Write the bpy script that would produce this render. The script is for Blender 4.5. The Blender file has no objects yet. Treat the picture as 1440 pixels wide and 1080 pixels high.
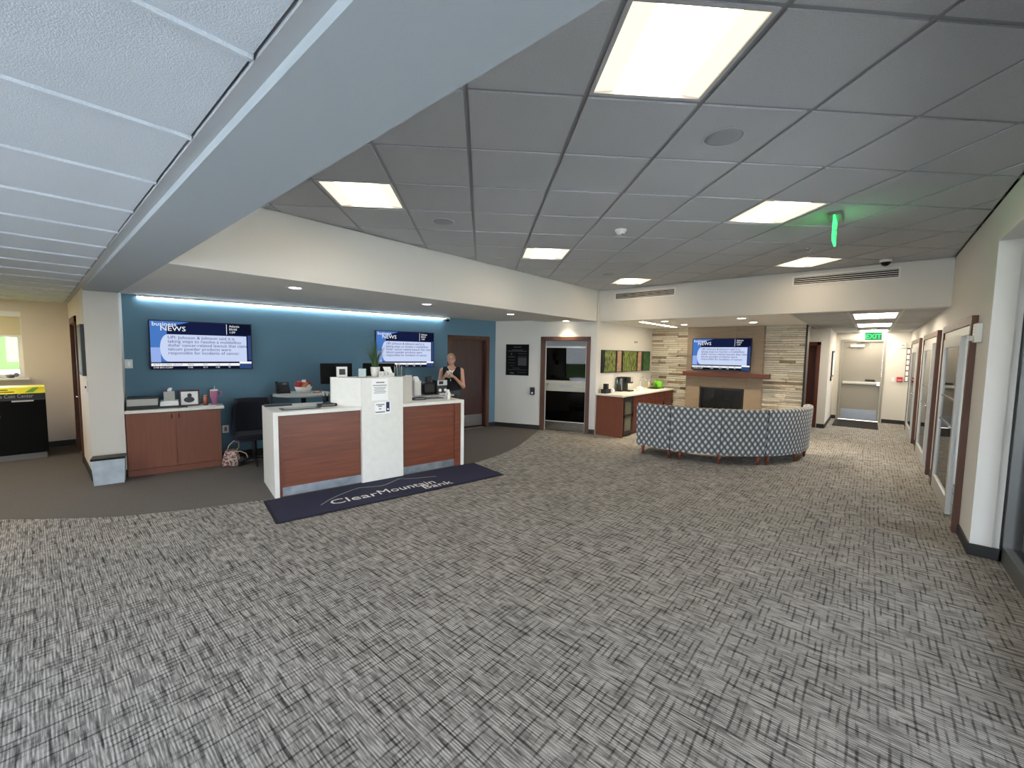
import bpy, bmesh, math, random
import numpy as np
from mathutils import Vector, Matrix
random.seed(7)
PI = math.pi
scene = bpy.context.scene
col = scene.collection

# ------------------------------------------------------------------ camera
F_PX = 584.0
PITCH, ROLL, YAW = 0.0738, -0.0149, 0.0736 - PI / 4      # radians; room frame: X across the corridor, Y along it
CAM_Z = 1.68
def cam_axes():
    y = YAW
    cp, sp, cy, sy = math.cos(PITCH), math.sin(PITCH), math.cos(y), math.sin(y)
    fw = Vector((sy * cp, cy * cp, -sp)); rt = Vector((cy, -sy, 0)); dn = fw.cross(rt)
    cr, sr = math.cos(ROLL), math.sin(ROLL)
    return cr * rt + sr * dn, -sr * rt + cr * dn, fw
RT, DN, FW = cam_axes()
cd = bpy.data.cameras.new('camera'); cam = bpy.data.objects.new('camera', cd); col.objects.link(cam)
cd.sensor_fit = 'HORIZONTAL'; cd.sensor_width = 36.0; cd.lens = 36.0 * F_PX / 1440.0
cd.clip_start = 0.02; cd.clip_end = 500
m3 = Matrix((RT, -DN, -FW)).transposed()
cam.matrix_world = Matrix.Translation((0, 0, CAM_Z)) @ m3.to_4x4()
scene.camera = cam
def P(px, py, z):
    """photo pixel -> point on the horizontal plane at height z"""
    d = RT * ((px - 720) / F_PX) + DN * ((py - 540) / F_PX) + FW
    t = (z - CAM_Z) / d.z
    return Vector((d.x * t, d.y * t, z))

# ------------------------------------------------------------------ world, exposure
vs = scene.view_settings
vs.view_transform = 'Standard'; vs.look = 'None'; vs.gamma = 1.0; vs.use_curve_mapping = False
vs.exposure = 0.72
w = bpy.data.worlds.new('World'); scene.world = w; w.use_nodes = True
nt = w.node_tree; nt.nodes.clear()
wo = nt.nodes.new('ShaderNodeOutputWorld'); bg = nt.nodes.new('ShaderNodeBackground')
tc = nt.nodes.new('ShaderNodeTexCoord'); sx = nt.nodes.new('ShaderNodeSeparateXYZ'); rp = nt.nodes.new('ShaderNodeValToRGB')
nt.links.new(tc.outputs['Generated'], sx.inputs[0]); nt.links.new(sx.outputs['Z'], rp.inputs[0])
rp.color_ramp.elements[0].position = 0.0; rp.color_ramp.elements[0].color = (0.87, 0.935, 1.0, 1)
rp.color_ramp.elements[1].position = 0.6; rp.color_ramp.elements[1].color = (0.64, 0.80, 1.0, 1)
nt.links.new(rp.outputs[0], bg.inputs[0]); bg.inputs[1].default_value = 8.8
nt.links.new(bg.outputs[0], wo.inputs[0])
sd = bpy.data.lights.new('sun', 'SUN'); sd.energy = 44.0; sd.angle = .01; sd.color = (1, .95, .88)
so = bpy.data.objects.new('sun', sd); col.objects.link(so); so.rotation_euler = Vector((0.0, .6, .8)).to_track_quat('Z', 'Y').to_euler()
TROFFER = 9.5        # radiance of the square ceiling troffers

# ------------------------------------------------------------------ materials
def lin(c): return c / 12.92 if c <= 0.04045 else ((c + 0.055) / 1.055) ** 2.4
def rgb(r, g, b): return (lin(r / 255), lin(g / 255), lin(b / 255), 1)
M = {}
def mat(name, c, rough=0.6, metal=0.0, emit=0.0, ec=None, trans=0.0, spec=0.5, noise=None, bump=None, alpha=1.0):
    m = bpy.data.materials.new(name); m.use_nodes = True; n = m.node_tree
    b = n.nodes['Principled BSDF']
    b.inputs['Base Color'].default_value = c; b.inputs['Roughness'].default_value = rough
    b.inputs['Metallic'].default_value = metal; b.inputs['Specular IOR Level'].default_value = spec
    if trans: b.inputs['Transmission Weight'].default_value = trans
    if alpha < 1: b.inputs['Alpha'].default_value = alpha
    if emit:
        b.inputs['Emission Color'].default_value = ec or c; b.inputs['Emission Strength'].default_value = emit
    if noise:      # (scale xyz, second colour, contrast)
        t = n.nodes.new('ShaderNodeTexCoord'); mp = n.nodes.new('ShaderNodeMapping'); ns = n.nodes.new('ShaderNodeTexNoise')
        mp.inputs['Scale'].default_value = noise[0]; ns.inputs['Scale'].default_value = 1; ns.inputs['Detail'].default_value = 5
        r = n.nodes.new('ShaderNodeValToRGB'); k = noise[2]
        r.color_ramp.elements[0].position = .5 - k; r.color_ramp.elements[1].position = .5 + k
        r.color_ramp.elements[0].color = noise[1]; r.color_ramp.elements[1].color = c
        n.links.new(t.outputs['Object'], mp.inputs[0]); n.links.new(mp.outputs[0], ns.inputs['Vector'])
        n.links.new(ns.outputs['Fac'], r.inputs[0]); n.links.new(r.outputs[0], b.inputs['Base Color'])
    if bump:       # (scale, strength)
        t = n.nodes.new('ShaderNodeTexCoord'); ns = n.nodes.new('ShaderNodeTexNoise'); bp = n.nodes.new('ShaderNodeBump')
        ns.inputs['Scale'].default_value = bump[0]; bp.inputs['Strength'].default_value = bump[1]; bp.inputs['Distance'].default_value = .004
        n.links.new(t.outputs['Object'], ns.inputs['Vector']); n.links.new(ns.outputs['Fac'], bp.inputs['Height'])
        n.links.new(bp.outputs[0], b.inputs['Normal'])
    M[name] = m
    return m
mat('paint', rgb(214, 211, 204), .75, bump=(90, .12))
mat('paint_warm', rgb(214, 202, 190), .75, bump=(90, .12))
mat('paint_blue', rgb(92, 127, 146), .7, bump=(90, .1))
mat('tile', rgb(184, 186, 187), .95, bump=(260, .5), noise=((160, 160, 160), rgb(168, 170, 172), .25))
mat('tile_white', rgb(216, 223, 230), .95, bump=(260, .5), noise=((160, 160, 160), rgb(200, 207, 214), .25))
mat('paint_shaded', rgb(171, 179, 184), .75, bump=(90, .12))  # wall paint greyed: the beam's dim underside is put into the colour
mat('grid', rgb(176, 178, 180), .45)
mat('baseboard', rgb(34, 33, 35), .6)
mat('wood', rgb(128, 62, 40), .38, noise=((3, 26, 26), rgb(94, 42, 26), .3))
mat('wood_h', rgb(126, 67, 40), .38, noise=((2.2, 40, 40), rgb(92, 45, 26), .3))
mat('wood_cab', rgb(130, 74, 50), .5, noise=((40, 40, 2.5), rgb(114, 62, 41), .35))
mat('wood_case', rgb(96, 60, 43), .5, noise=((30, 30, 2), rgb(76, 46, 33), .3))
mat('wood_dark', rgb(70, 40, 33), .35, noise=((26, 26, 1.6), rgb(50, 27, 23), .3))
mat('wood_red', rgb(98, 42, 26), .45, noise=((26, 26, 1.6), rgb(70, 28, 18), .3))
mat('quartz', rgb(232, 230, 222), .35, noise=((14, 14, 14), rgb(222, 220, 211), .3))
mat('laminate', rgb(172, 170, 164), .5)
mat('steel', rgb(178, 180, 182), .3, 1.0, noise=((5, 90, 90), rgb(150, 152, 154), .3))
mat('steel_kick', rgb(186, 192, 198), .38, .9, noise=((9, 9, 9), rgb(140, 148, 156), .25))
mat('alu', rgb(196, 196, 192), .4, .35)
mat('alu_dark', rgb(120, 120, 118), .4, .6)
mat('chrome', rgb(220, 220, 222), .12, 1.0)
mat('black', rgb(18, 18, 20), .45)
mat('black_gloss', rgb(10, 10, 12), .15)
mat('black_matte', rgb(14, 14, 15), .7, spec=.15)
mat('fridge_glass', rgb(96, 98, 86), .2)
mat('wood_mantel', rgb(92, 46, 30), .45, noise=((2.2, 40, 40), rgb(64, 30, 20), .3))
mat('warm_steel', rgb(172, 168, 155), .45, .4, noise=((5, 90, 90), rgb(156, 152, 140), .3))
mat('mirror_steel', rgb(150, 148, 144), .16, 1.0)
mat('grid_dark', rgb(138, 140, 142), .5)
mat('dark_grey', rgb(48, 49, 52), .5)
mat('speaker_grey', rgb(150, 152, 154), .7)
mat('bin_plastic', rgb(206, 216, 224), .3, noise=((9, 9, 9), rgb(168, 182, 194), .25))
mat('mid_grey', rgb(120, 120, 120), .6)
mat('white_plastic', rgb(228, 226, 220), .4)
mat('white_paper', rgb(250, 250, 248), .8)
mat('ink', rgb(70, 72, 76), .8)
mat('navy_print', rgb(38, 42, 88), .7)
mat('door_grey', rgb(150, 146, 138), .5)
mat('navy_mat', rgb(36, 38, 66), .95, bump=(500, .6))
mat('mat_edge', rgb(22, 23, 34), .9)
mat('mat_white', rgb(232, 232, 226), .9)
mat('mat_green', rgb(132, 150, 146), .9)
mat('navy_fabric', rgb(11, 14, 28), .85, bump=(300, .3))
mat('floor_plain', rgb(107, 101, 95), .95, noise=((110, 110, 110), rgb(88, 83, 79), .3), bump=(350, .5))
mat('floor_mat_black', rgb(18, 17, 17), .95)
mat('pink', rgb(176, 106, 138), .4); mat('copper', rgb(178, 110, 84), .35, .6)
mat('yellow', rgb(244, 232, 60), .6); mat('green_print', rgb(112, 176, 60), .6)
mat('lime', rgb(112, 190, 40), .4); mat('leaf', rgb(72, 104, 58), .6); mat('red', rgb(180, 44, 48), .5)
mat('orange', rgb(214, 120, 70), .5)
mat('skin', rgb(206, 156, 130), .55); mat('hair', rgb(172, 134, 100), .6); mat('vest', rgb(20, 20, 26), .85)
mat('lips', rgb(176, 84, 82), .5); mat('eye', rgb(34, 28, 26), .3)
mat('stone_core', rgb(52, 44, 35), .9)
mat('tan_tile', rgb(150, 134, 114), .6, noise=((4, 4, 30), rgb(134, 118, 100), .3))
mat('grout', rgb(122, 110, 96), .9)
mat('glass', (0.95, 1, 1, 1), .0, trans=1.0)
mat('tan_print', rgb(190, 158, 128), .7, noise=((18, 18, 18), rgb(150, 112, 88), .2))
mat('grass_print', rgb(138, 150, 72), .6, noise=((24, 24, 9), rgb(34, 50, 20), .13))
mat('grass_print2', rgb(70, 116, 60), .6, noise=((22, 22, 7), rgb(20, 52, 28), .16))
mat('handbag', rgb(216, 190, 176), .5, noise=((38, 38, 38), rgb(104, 60, 62), .07))
mat('tan_leather', rgb(196, 178, 148), .5)
mat('lawn', rgb(44, 58, 24), .98, spec=.05, noise=((1.5, 1.5, 1.5), rgb(34, 48, 18), .3))
mat('concrete', rgb(196, 198, 200), .9, noise=((2, 2, 2), rgb(180, 182, 184), .3))
mat('road', rgb(130, 130, 128), .9)
mat('blind', rgb(206, 194, 158), .8)
mat('floor_office', rgb(150, 150, 150), .9)
# emitters
SCR = .60
def emis(name, c, s): return mat(name, (0, 0, 0, 1), .6, emit=s, ec=c, spec=0)
emis('troffer', (1.0, .80, .56, 1), TROFFER)
emis('troffer_edge', (1.0, .80, .55, 1), 1.0)
emis('linear', (1.0, .88, .70, 1), 12); emis('linear_alcove', (1.0, .86, .64, 1), 24); emis('led', (.84, .93, 1.0, 1), 30); emis('lens', (1.0, .86, .64, 1), 14); emis('lens_cool', (.9, .95, 1.0, 1), 5)
emis('exit_green', (.04, .9, .14, 1), 2.2); emis('exit_pale', (.10, .42, .16, 1), .55)
emis('scr_navy', rgb(22, 30, 66), SCR); emis('scr_blue', rgb(74, 122, 196), SCR); emis('scr_sky', rgb(150, 176, 236), SCR)
emis('scr_panel', rgb(202, 214, 246), SCR); emis('scr_white', rgb(246, 248, 252), SCR); emis('scr_text', rgb(60, 66, 96), SCR)
emis('scr_mid', rgb(52, 72, 124), SCR); emis('scr_dark', rgb(14, 20, 44), SCR)
# thin clear glass that lets light straight through, with a fresnel reflection
def thin_glass(name, tint, refl=1.0):
    m = bpy.data.materials.new(name); m.use_nodes = True; n = m.node_tree; n.nodes.clear()
    o = n.nodes.new('ShaderNodeOutputMaterial'); mx = n.nodes.new('ShaderNodeMixShader')
    t = n.nodes.new('ShaderNodeBsdfTransparent'); g = n.nodes.new('ShaderNodeBsdfGlossy'); fr = n.nodes.new('ShaderNodeFresnel')
    t.inputs[0].default_value = tint; g.inputs['Roughness'].default_value = .02; fr.inputs[0].default_value = 1.45
    g.inputs[0].default_value = (refl, refl, refl, 1)
    n.links.new(fr.outputs[0], mx.inputs[0]); n.links.new(t.outputs[0], mx.inputs[1]); n.links.new(g.outputs[0], mx.inputs[2])
    n.links.new(mx.outputs[0], o.inputs[0]); M[name] = m
thin_glass('pane', (.95, .96, .97, 1), .6); thin_glass('pane_dark', (.10, .09, .09, 1), .45); thin_glass('acrylic', (.86, .92, .92, 1))
def frosted(name):
    mm = mat(name, rgb(200, 214, 218), .5, trans=.0)
frosted('frosted')
def carpet():
    m = bpy.data.materials.new('carpet'); m.use_nodes = True; n = m.node_tree; b = n.nodes['Principled BSDF']; b.inputs['Roughness'].default_value = .95
    b.inputs['Specular IOR Level'].default_value = .2
    t = n.nodes.new('ShaderNodeTexCoord')
    def noise(sc, det=2.0, dist=0.0, off=(0, 0, 0)):
        mp = n.nodes.new('ShaderNodeMapping'); mp.inputs['Scale'].default_value = sc; mp.inputs['Location'].default_value = off
        ns = n.nodes.new('ShaderNodeTexNoise'); ns.inputs['Scale'].default_value = 1; ns.inputs['Detail'].default_value = det; ns.inputs['Distortion'].default_value = dist
        n.links.new(t.outputs['Object'], mp.inputs[0]); n.links.new(mp.outputs[0], ns.inputs['Vector']); return ns.outputs['Fac']
    def ramp(f, a, bb, ca, cb):
        r = n.nodes.new('ShaderNodeValToRGB'); r.color_ramp.elements[0].position = a; r.color_ramp.elements[1].position = bb
        r.color_ramp.elements[0].color = (ca,) * 3 + (1,); r.color_ramp.elements[1].color = (cb,) * 3 + (1,)
        n.links.new(f, r.inputs[0]); return r.outputs[0]
    def mth(op, a, bb):
        q = n.nodes.new('ShaderNodeMath'); q.operation = op
        for i, v in enumerate((a, bb)):
            if isinstance(v, (int, float)): q.inputs[i].default_value = v
            else: n.links.new(v, q.inputs[i])
        return q.outputs[0]
    sp = n.nodes.new('ShaderNodeSeparateXYZ'); n.links.new(t.outputs['Object'], sp.inputs[0]); X_, Y_ = sp.outputs[0], sp.outputs[1]
    def lines(c, pitch, wob, ws): return mth('SINE', mth('ADD', mth('MULTIPLY', c, 2 * PI / pitch), mth('MULTIPLY', noise(ws, 2.0), wob)), 0)
    fine = ramp(mth('ADD', mth('MULTIPLY', lines(Y_, .0135, 5, (2, 6, 1)), .5), .5), .30, .85, 0, 1)      # light tufts in rows across
    finem = ramp(noise((9, 30, 1), 2.0, 0, (4, 4, 0)), .40, .60, .0, 1)
    strokes = ramp(noise((9, 120, 1), 1.5), .42, .62, 0, 1)
    thr = ramp(mth('ADD', mth('MULTIPLY', lines(X_, .034, 9, (4, 1.6, 1)), .5), .5), .58, .95, 0, 1)        # dark threads along
    thrm = ramp(noise((22, 6, 1), 2.0, 0, (2, 5, 0)), .44, .58, .0, 1)
    thr2 = ramp(mth('ADD', mth('MULTIPLY', lines(Y_, .046, 8, (1.4, 4, 1)), .5), .5), .72, .95, 0, 1)
    thr2m = ramp(noise((5, 20, 1), 2.0, 0, (8, 1, 0)), .46, .60, 0, 1)
    speck = noise((330, 330, 1), 1.5)
    big = noise((2.2, 2.2, 1), 2.0)
    st = mth('ADD', mth('MULTIPLY', mth('MULTIPLY', fine, finem), .40), mth('MULTIPLY', strokes, .26))
    dk = mth('SUBTRACT', 1.0, mth('MULTIPLY', mth('MULTIPLY', thr, thrm), .54)); dk2 = mth('SUBTRACT', 1.0, mth('MULTIPLY', mth('MULTIPLY', thr2, thr2m), .55))
    v = mth('MULTIPLY', mth('ADD', st, .30), mth('MULTIPLY', dk, dk2))
    v = mth('MULTIPLY', v, mth('ADD', mth('MULTIPLY', speck, 1.3), .38))
    v = mth('MULTIPLY', v, mth('ADD', mth('MULTIPLY', big, .5), .75))
    r = n.nodes.new('ShaderNodeValToRGB'); n.links.new(v, r.inputs[0])
    r.color_ramp.elements[0].position = .12; r.color_ramp.elements[0].color = rgb(52, 50, 49)
    r.color_ramp.elements[1].position = .80; r.color_ramp.elements[1].color = rgb(190, 185, 178)
    n.links.new(r.outputs[0], b.inputs['Base Color'])
    bp = n.nodes.new('ShaderNodeBump'); bp.inputs['Strength'].default_value = .35; bp.inputs['Distance'].default_value = .004
    n.links.new(v, bp.inputs['Height']); n.links.new(bp.outputs[0], b.inputs['Normal'])
    M['carpet'] = m
carpet()
def stone():
    m = bpy.data.materials.new('stone'); m.use_nodes = True; n = m.node_tree; b = n.nodes['Principled BSDF']; b.inputs['Roughness'].default_value = .9
    oi = n.nodes.new('ShaderNodeObjectInfo'); r = n.nodes.new('ShaderNodeValToRGB'); r.color_ramp.interpolation = 'LINEAR'
    e = r.color_ramp.elements; e[0].position = 0; e[0].color = rgb(130, 112, 90); e[1].position = 1; e[1].color = rgb(236, 228, 212)  # darkest stones have recess shadow put into their colour
    for p, c in ((.07, rgb(160, 142, 116)), (.14, rgb(212, 200, 178)), (.6, rgb(228, 220, 202))):
        k = e.new(p); k.color = c
    t = n.nodes.new('ShaderNodeTexCoord'); ns = n.nodes.new('ShaderNodeTexNoise'); ns.inputs['Scale'].default_value = 22; ns.inputs['Detail'].default_value = 6
    mx = n.nodes.new('ShaderNodeMixRGB'); mx.blend_type = 'MULTIPLY'; mx.inputs[0].default_value = .35
    n.links.new(oi.outputs['Random'], r.inputs[0]); n.links.new(t.outputs['Object'], ns.inputs['Vector'])
    n.links.new(r.outputs[0], mx.inputs[1]); n.links.new(ns.outputs['Fac'], mx.inputs[2]); n.links.new(mx.outputs[0], b.inputs['Base Color'])
    bp = n.nodes.new('ShaderNodeBump'); bp.inputs['Strength'].default_value = .8; bp.inputs['Distance'].default_value = .01
    n.links.new(ns.outputs['Fac'], bp.inputs['Height']); n.links.new(bp.outputs[0], b.inputs['Normal'])
    M['stone'] = m
stone()
def sofa_fabric():
    m = bpy.data.materials.new('sofa_fabric'); m.use_nodes = True; n = m.node_tree; b = n.nodes['Principled BSDF']; b.inputs['Roughness'].default_value = .9
    t = n.nodes.new('ShaderNodeUVMap'); s = n.nodes.new('ShaderNodeSeparateXYZ'); n.links.new(t.outputs[0], s.inputs[0])
    def mth(op, *a):
        q = n.nodes.new('ShaderNodeMath'); q.operation = op
        for i, v in enumerate(a):
            if isinstance(v, (int, float)): q.inputs[i].default_value = v
            else: n.links.new(v, q.inputs[i])
        return q.outputs[0]
    kx, ky = 2 * PI / .09, 2 * PI / .128      # repeat of the lattice in metres
    cx = mth('COSINE', mth('MULTIPLY', s.outputs[0], kx)); cy = mth('COSINE', mth('MULTIPLY', s.outputs[1], ky))
    a = mth('ABSOLUTE', mth('ADD', cx, cy))    # 2 at the dots, 0 along the diamond lattice
    r = n.nodes.new('ShaderNodeValToRGB'); n.links.new(mth('MULTIPLY', a, .5), r.inputs[0])
    e = r.color_ramp.elements; e[0].position = 0.01; e[0].color = rgb(46, 49, 52); e[1].position = 1.0; e[1].color = rgb(204, 207, 208)
    for p, c in ((.05, rgb(54, 57, 60)), (.10, rgb(112, 115, 116)), (.50, rgb(104, 107, 108)), (.70, rgb(186, 190, 192))):
        q = e.new(p); q.color = c
    n.links.new(r.outputs[0], b.inputs['Base Color']); M['sofa_fabric'] = m
sofa_fabric()

# ------------------------------------------------------------------ mesh helpers
class MB:
    def __init__(s): s.v = []; s.f = []; s.sm = []; s.uv = {}
    def add(s, vs_, fs_, smooth=False):
        o = len(s.v); s.v += [tuple(x) for x in vs_]
        for f in fs_: s.f.append(tuple(i + o for i in f)); s.sm.append(smooth)
        return s
    def box(s, x0, x1, y0, y1, z0, z1, bev=0.0):
        x0, x1 = min(x0, x1), max(x0, x1); y0, y1 = min(y0, y1), max(y0, y1); z0, z1 = min(z0, z1), max(z0, z1)
        if bev <= 0:
            return s.add([(x, y, z) for z in (z0, z1) for y in (y0, y1) for x in (x0, x1)],
                         [(0, 2, 3, 1), (4, 5, 7, 6), (0, 1, 5, 4), (2, 6, 7, 3), (0, 4, 6, 2), (1, 3, 7, 5)])
        b = min(bev, (x1 - x0) * .49, (y1 - y0) * .49, (z1 - z0) * .49)
        bm = bmesh.new(); bmesh.ops.create_cube(bm, size=1)
        for q in bm.verts: q.co = Vector(((x0 + x1) / 2 + q.co.x * (x1 - x0), (y0 + y1) / 2 + q.co.y * (y1 - y0), (z0 + z1) / 2 + q.co.z * (z1 - z0)))
        bmesh.ops.bevel(bm, geom=list(bm.edges), offset=b, segments=2, affect='EDGES', profile=.5)
        bm.verts.index_update(); s.add([q.co[:] for q in bm.verts], [[q.index for q in f.verts] for f in bm.faces]); bm.free()
        return s
    def prism(s, poly, z0, z1):
        a = sum(poly[i][0] * poly[(i + 1) % len(poly)][1] - poly[(i + 1) % len(poly)][0] * poly[i][1] for i in range(len(poly)))
        if a < 0: poly = poly[::-1]
        n = len(poly)
        return s.add([(p[0], p[1], z0) for p in poly] + [(p[0], p[1], z1) for p in poly],
                     [tuple(range(n - 1, -1, -1)), tuple(range(n, 2 * n))] + [(i, (i + 1) % n, (i + 1) % n + n, i + n) for i in range(n)])
    def plate(s, poly, y0, y1):            # outline in XZ, extruded along Y
        n = len(poly)
        a = sum(poly[i][0] * poly[(i + 1) % n][1] - poly[(i + 1) % n][0] * poly[i][1] for i in range(n))
        if a < 0: poly = poly[::-1]
        return s.add([(p[0], y0, p[1]) for p in poly] + [(p[0], y1, p[1]) for p in poly],
                     [tuple(range(n)), tuple(range(2 * n - 1, n - 1, -1))] + [(i, i + n, (i + 1) % n + n, (i + 1) % n) for i in range(n)])
    def lathe(s, prof, c=(0, 0, 0), n=20, ax='z'):
        vv = []; ff = []
        for r, h in prof:
            for k in range(n):
                a = 2 * PI * k / n; x, y = r * math.cos(a), r * math.sin(a)
                p = (x, y, h) if ax == 'z' else ((x, h, y) if ax == 'y' else (h, x, y))
                vv.append((c[0] + p[0], c[1] + p[1], c[2] + p[2]))
        m = len(prof)
        for i in range(m - 1):
            for k in range(n): ff.append((i * n + k, i * n + (k + 1) % n, (i + 1) * n + (k + 1) % n, (i + 1) * n + k))
        s.add(vv, ff, True); o = len(s.v) - len(vv)
        s.f.append(tuple(o + k for k in range(n - 1, -1, -1))); s.sm.append(False)
        s.f.append(tuple(o + (m - 1) * n + k for k in range(n))); s.sm.append(False)
        return s
    def cyl(s, c, r, h, n=20, ax='z', r2=None): return s.lathe([(r, 0), (r2 if r2 is not None else r, h)], c, n, ax)
    def tube(s, pts, r, n=8, close=False):
        pts = [Vector(p) for p in pts]; rs = r if isinstance(r, (list, tuple)) else [r] * len(pts)
        vv = []; ff = []; m = len(pts); up = None
        for i, p in enumerate(pts):
            t = (pts[(i + 1) % m] - pts[i - 1]) if close else (pts[min(i + 1, m - 1)] - pts[max(i - 1, 0)])
            t.normalize()
            if up is None:
                up = Vector((0, 0, 1)) if abs(t.z) < .9 else Vector((1, 0, 0))
            a = t.cross(up); a.normalize(); b = a.cross(t); up = b
            for k in range(n):
                q = 2 * PI * k / n; vv.append(p + a * (rs[i] * math.cos(q)) + b * (rs[i] * math.sin(q)))
        for i in range(m if close else m - 1):
            j = (i + 1) % m
            for k in range(n): ff.append((i * n + k, i * n + (k + 1) % n, j * n + (k + 1) % n, j * n + k))
        o = len(s.v); s.add(vv, ff, True)
        if not close:
            s.f.append(tuple(o + k for k in range(n - 1, -1, -1))); s.sm.append(False)
            s.f.append(tuple(o + (m - 1) * n + k for k in range(n))); s.sm.append(False)
        return s
    def sphere(s, c, rx, ry=None, rz=None, n=14, m=8, z0=-1.0, z1=1.0):
        ry = ry or rx; rz = rz or rx; a0, a1 = math.asin(z0), math.asin(z1)
        vv = []; ff = []
        for i in range(m + 1):
            a = a0 + (a1 - a0) * i / m
            for k in range(n):
                q = 2 * PI * k / n; vv.append((c[0] + rx * math.cos(a) * math.cos(q), c[1] + ry * math.cos(a) * math.sin(q), c[2] + rz * math.sin(a)))
        for i in range(m):
            for k in range(n): ff.append((i * n + k, i * n + (k + 1) % n, (i + 1) * n + (k + 1) % n, (i + 1) * n + k))
        return s.add(vv, ff, True)
    def mesh(s, name):
        me = bpy.data.meshes.new(name); me.from_pydata(s.v, [], s.f); me.update()
        me.polygons.foreach_set('use_smooth', s.sm); me.validate(); return me
    def build(s, name, m, parent=None, loc=None, rz=0, label=None):
        me = s.mesh(name); me.materials.append(M[m]); return link(name, me, parent, loc, rz, label)
def link(name, me, parent=None, loc=None, rz=0, label=None):
    o = bpy.data.objects.new(name, me); col.objects.link(o)
    if parent is not None: o.parent = parent
    if loc is not None: o.location = loc
    if rz: o.rotation_euler = (0, 0, rz)
    if label: o['label'] = label
    return o
def tag(o, label=None, cat=None, group=None, kind=None):
    if label: o['label'] = label
    if cat: o['category'] = cat
    if group: o['group'] = group
    if kind: o['kind'] = kind
    return o
def thing(name, loc, rz=0, label=None, cat=None, group=None, kind=None):
    o = bpy.data.objects.new(name, None); col.objects.link(o); o.empty_display_size = .05
    o.location = loc; o.rotation_euler = (0, 0, rz); return tag(o, label, cat, group, kind)
def struct(name, mb, m, label=None): return tag(mb.build(name, m), label, kind='structure')
def copy_tree(o, parent=None):
    c = o.copy(); col.objects.link(c); c.parent = parent
    for ch in [x for x in o.children]: copy_tree(ch, c)
    return c
def text(name, s, size, m, parent, loc, rot=(PI / 2, 0, 0), align='LEFT', sx_=1.0, depth=.0005, bold=0.0):
    cu = bpy.data.curves.new('t', 'FONT'); cu.body = s; cu.size = size; cu.extrude = depth; cu.offset = bold; cu.align_x = align; cu.resolution_u = 2
    t = bpy.data.objects.new('t', cu); col.objects.link(t)
    me = bpy.data.meshes.new_from_object(t.evaluated_get(bpy.context.evaluated_depsgraph_get()))
    bpy.data.objects.remove(t); bpy.data.curves.remove(cu)
    me.name = name; me.materials.clear(); me.materials.append(M[m])
    o = link(name, me, parent, loc); o.rotation_euler = rot; o.scale = (sx_, 1, 1); return o

# ------------------------------------------------------------------ measured frames
CEIL, SOF, LOWC = 2.987, 2.365, 2.40
XR, XS, YB = .735, -4.35, 7.78               # office wall, teller bulkhead, fireplace bulkhead
BM0, BM1 = .446, .76                          # beam
W0 = Vector((-7.60, .955)); W1 = Vector((-6.498, 6.937)); WA = math.atan2((W1 - W0).y, (W1 - W0).x)
A0 = W1.copy(); A1 = Vector((-4.335, 7.70)); AA = math.atan2((A1 - A0).y, (A1 - A0).x)
def T(s, n): return (W0.x + s * math.cos(WA) + n * math.sin(WA), W0.y + s * math.sin(WA) - n * math.cos(WA))
def A(t, n): return (A0.x + t * math.cos(AA) + n * math.sin(AA), A0.y + t * math.sin(AA) - n * math.cos(AA))
def T3(s, n, z=0): return (*T(s, n), z)
def A3(t, n, z=0): return (*A(t, n), z)
def toT(p): d = Vector((p[0], p[1])) - W0; return d.x * math.cos(WA) + d.y * math.sin(WA), d.x * math.sin(WA) - d.y * math.cos(WA)
LT = (W1 - W0).length; LA = (A1 - A0).length
# ------------------------------------------------------------------ shell
def wall(name, loc, rz, x0, x1, y0, y1, z0, z1, m, holes=()):
    mb = MB(); xs = sorted({x0, x1, *[h[0] for h in holes], *[h[1] for h in holes]})
    for a, b in zip(xs, xs[1:]):
        hs = sorted([(h[2], h[3]) for h in holes if h[0] <= a + 1e-6 and h[1] >= b - 1e-6]); z = z0
        for za, zb in hs:
            if za > z + 1e-6: mb.box(a, b, y0, y1, z, za)
            z = zb
        if z < z1 - 1e-6: mb.box(a, b, y0, y1, z, z1)
    o = mb.build(name, m, None, loc, rz); o['kind'] = 'structure'; return o
HI = 3.0
struct('floor', MB().box(-10.6, 6.0, -3.6, 15.2, -.1, 0), 'carpet', 'grey carpet with a cross-hatched streak pattern')
curve = [(-3.3, -7.4), (-1.2, -6.95), (-.266, -6.294), (.187, -5.85), (.5, -5.575), (1.014, -5.30), (1.605, -5.06), (2.3, -4.82), (3.2, -4.58), (4.2, -4.48), (5.012, -4.56), (5.7, -4.75), (6.176, -4.96), (6.8, -5.25), (7.22, -5.44)]
poly = [(v, u) for u, v in curve] + [A(1.05, 0), (A0.x, A0.y), T(-.2, 0), (-7.3, .45), (-10.27, .446), (-10.27, -3.3)]
tc_ = struct('floor.001', MB().prism(poly, .0005, .004), 'floor_plain', 'plain brown-grey carpet with a curved edge in the teller area')
# main ceiling
def clip(poly, x0, x1, y0, y1):
    for ax, lim, sgn in ((0, x0, 1), (0, x1, -1), (1, y0, 1), (1, y1, -1)):
        out = []
        for i in range(len(poly)):
            p, q = poly[i - 1], poly[i]; dp, dq = (p[ax] - lim) * sgn, (q[ax] - lim) * sgn
            if dp >= 0: out.append(p)
            if dp * dq < 0:
                k = dp / (dp - dq); out.append((p[0] + (q[0] - p[0]) * k, p[1] + (q[1] - p[1]) * k))
        poly = out
        if not poly: return []
    return poly
def area(p): return abs(sum(p[i][0] * p[(i + 1) % len(p)][1] - p[(i + 1) % len(p)][0] * p[i][1] for i in range(len(p)))) / 2 if len(p) > 2 else 0
G = .61
def gp(c, r): x, y = -.704 + G * c, 2.186 + G * r; return ((x - y) / 2 ** .5, (x + y) / 2 ** .5)
CR = (XS, XR, BM1, YB)
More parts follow.
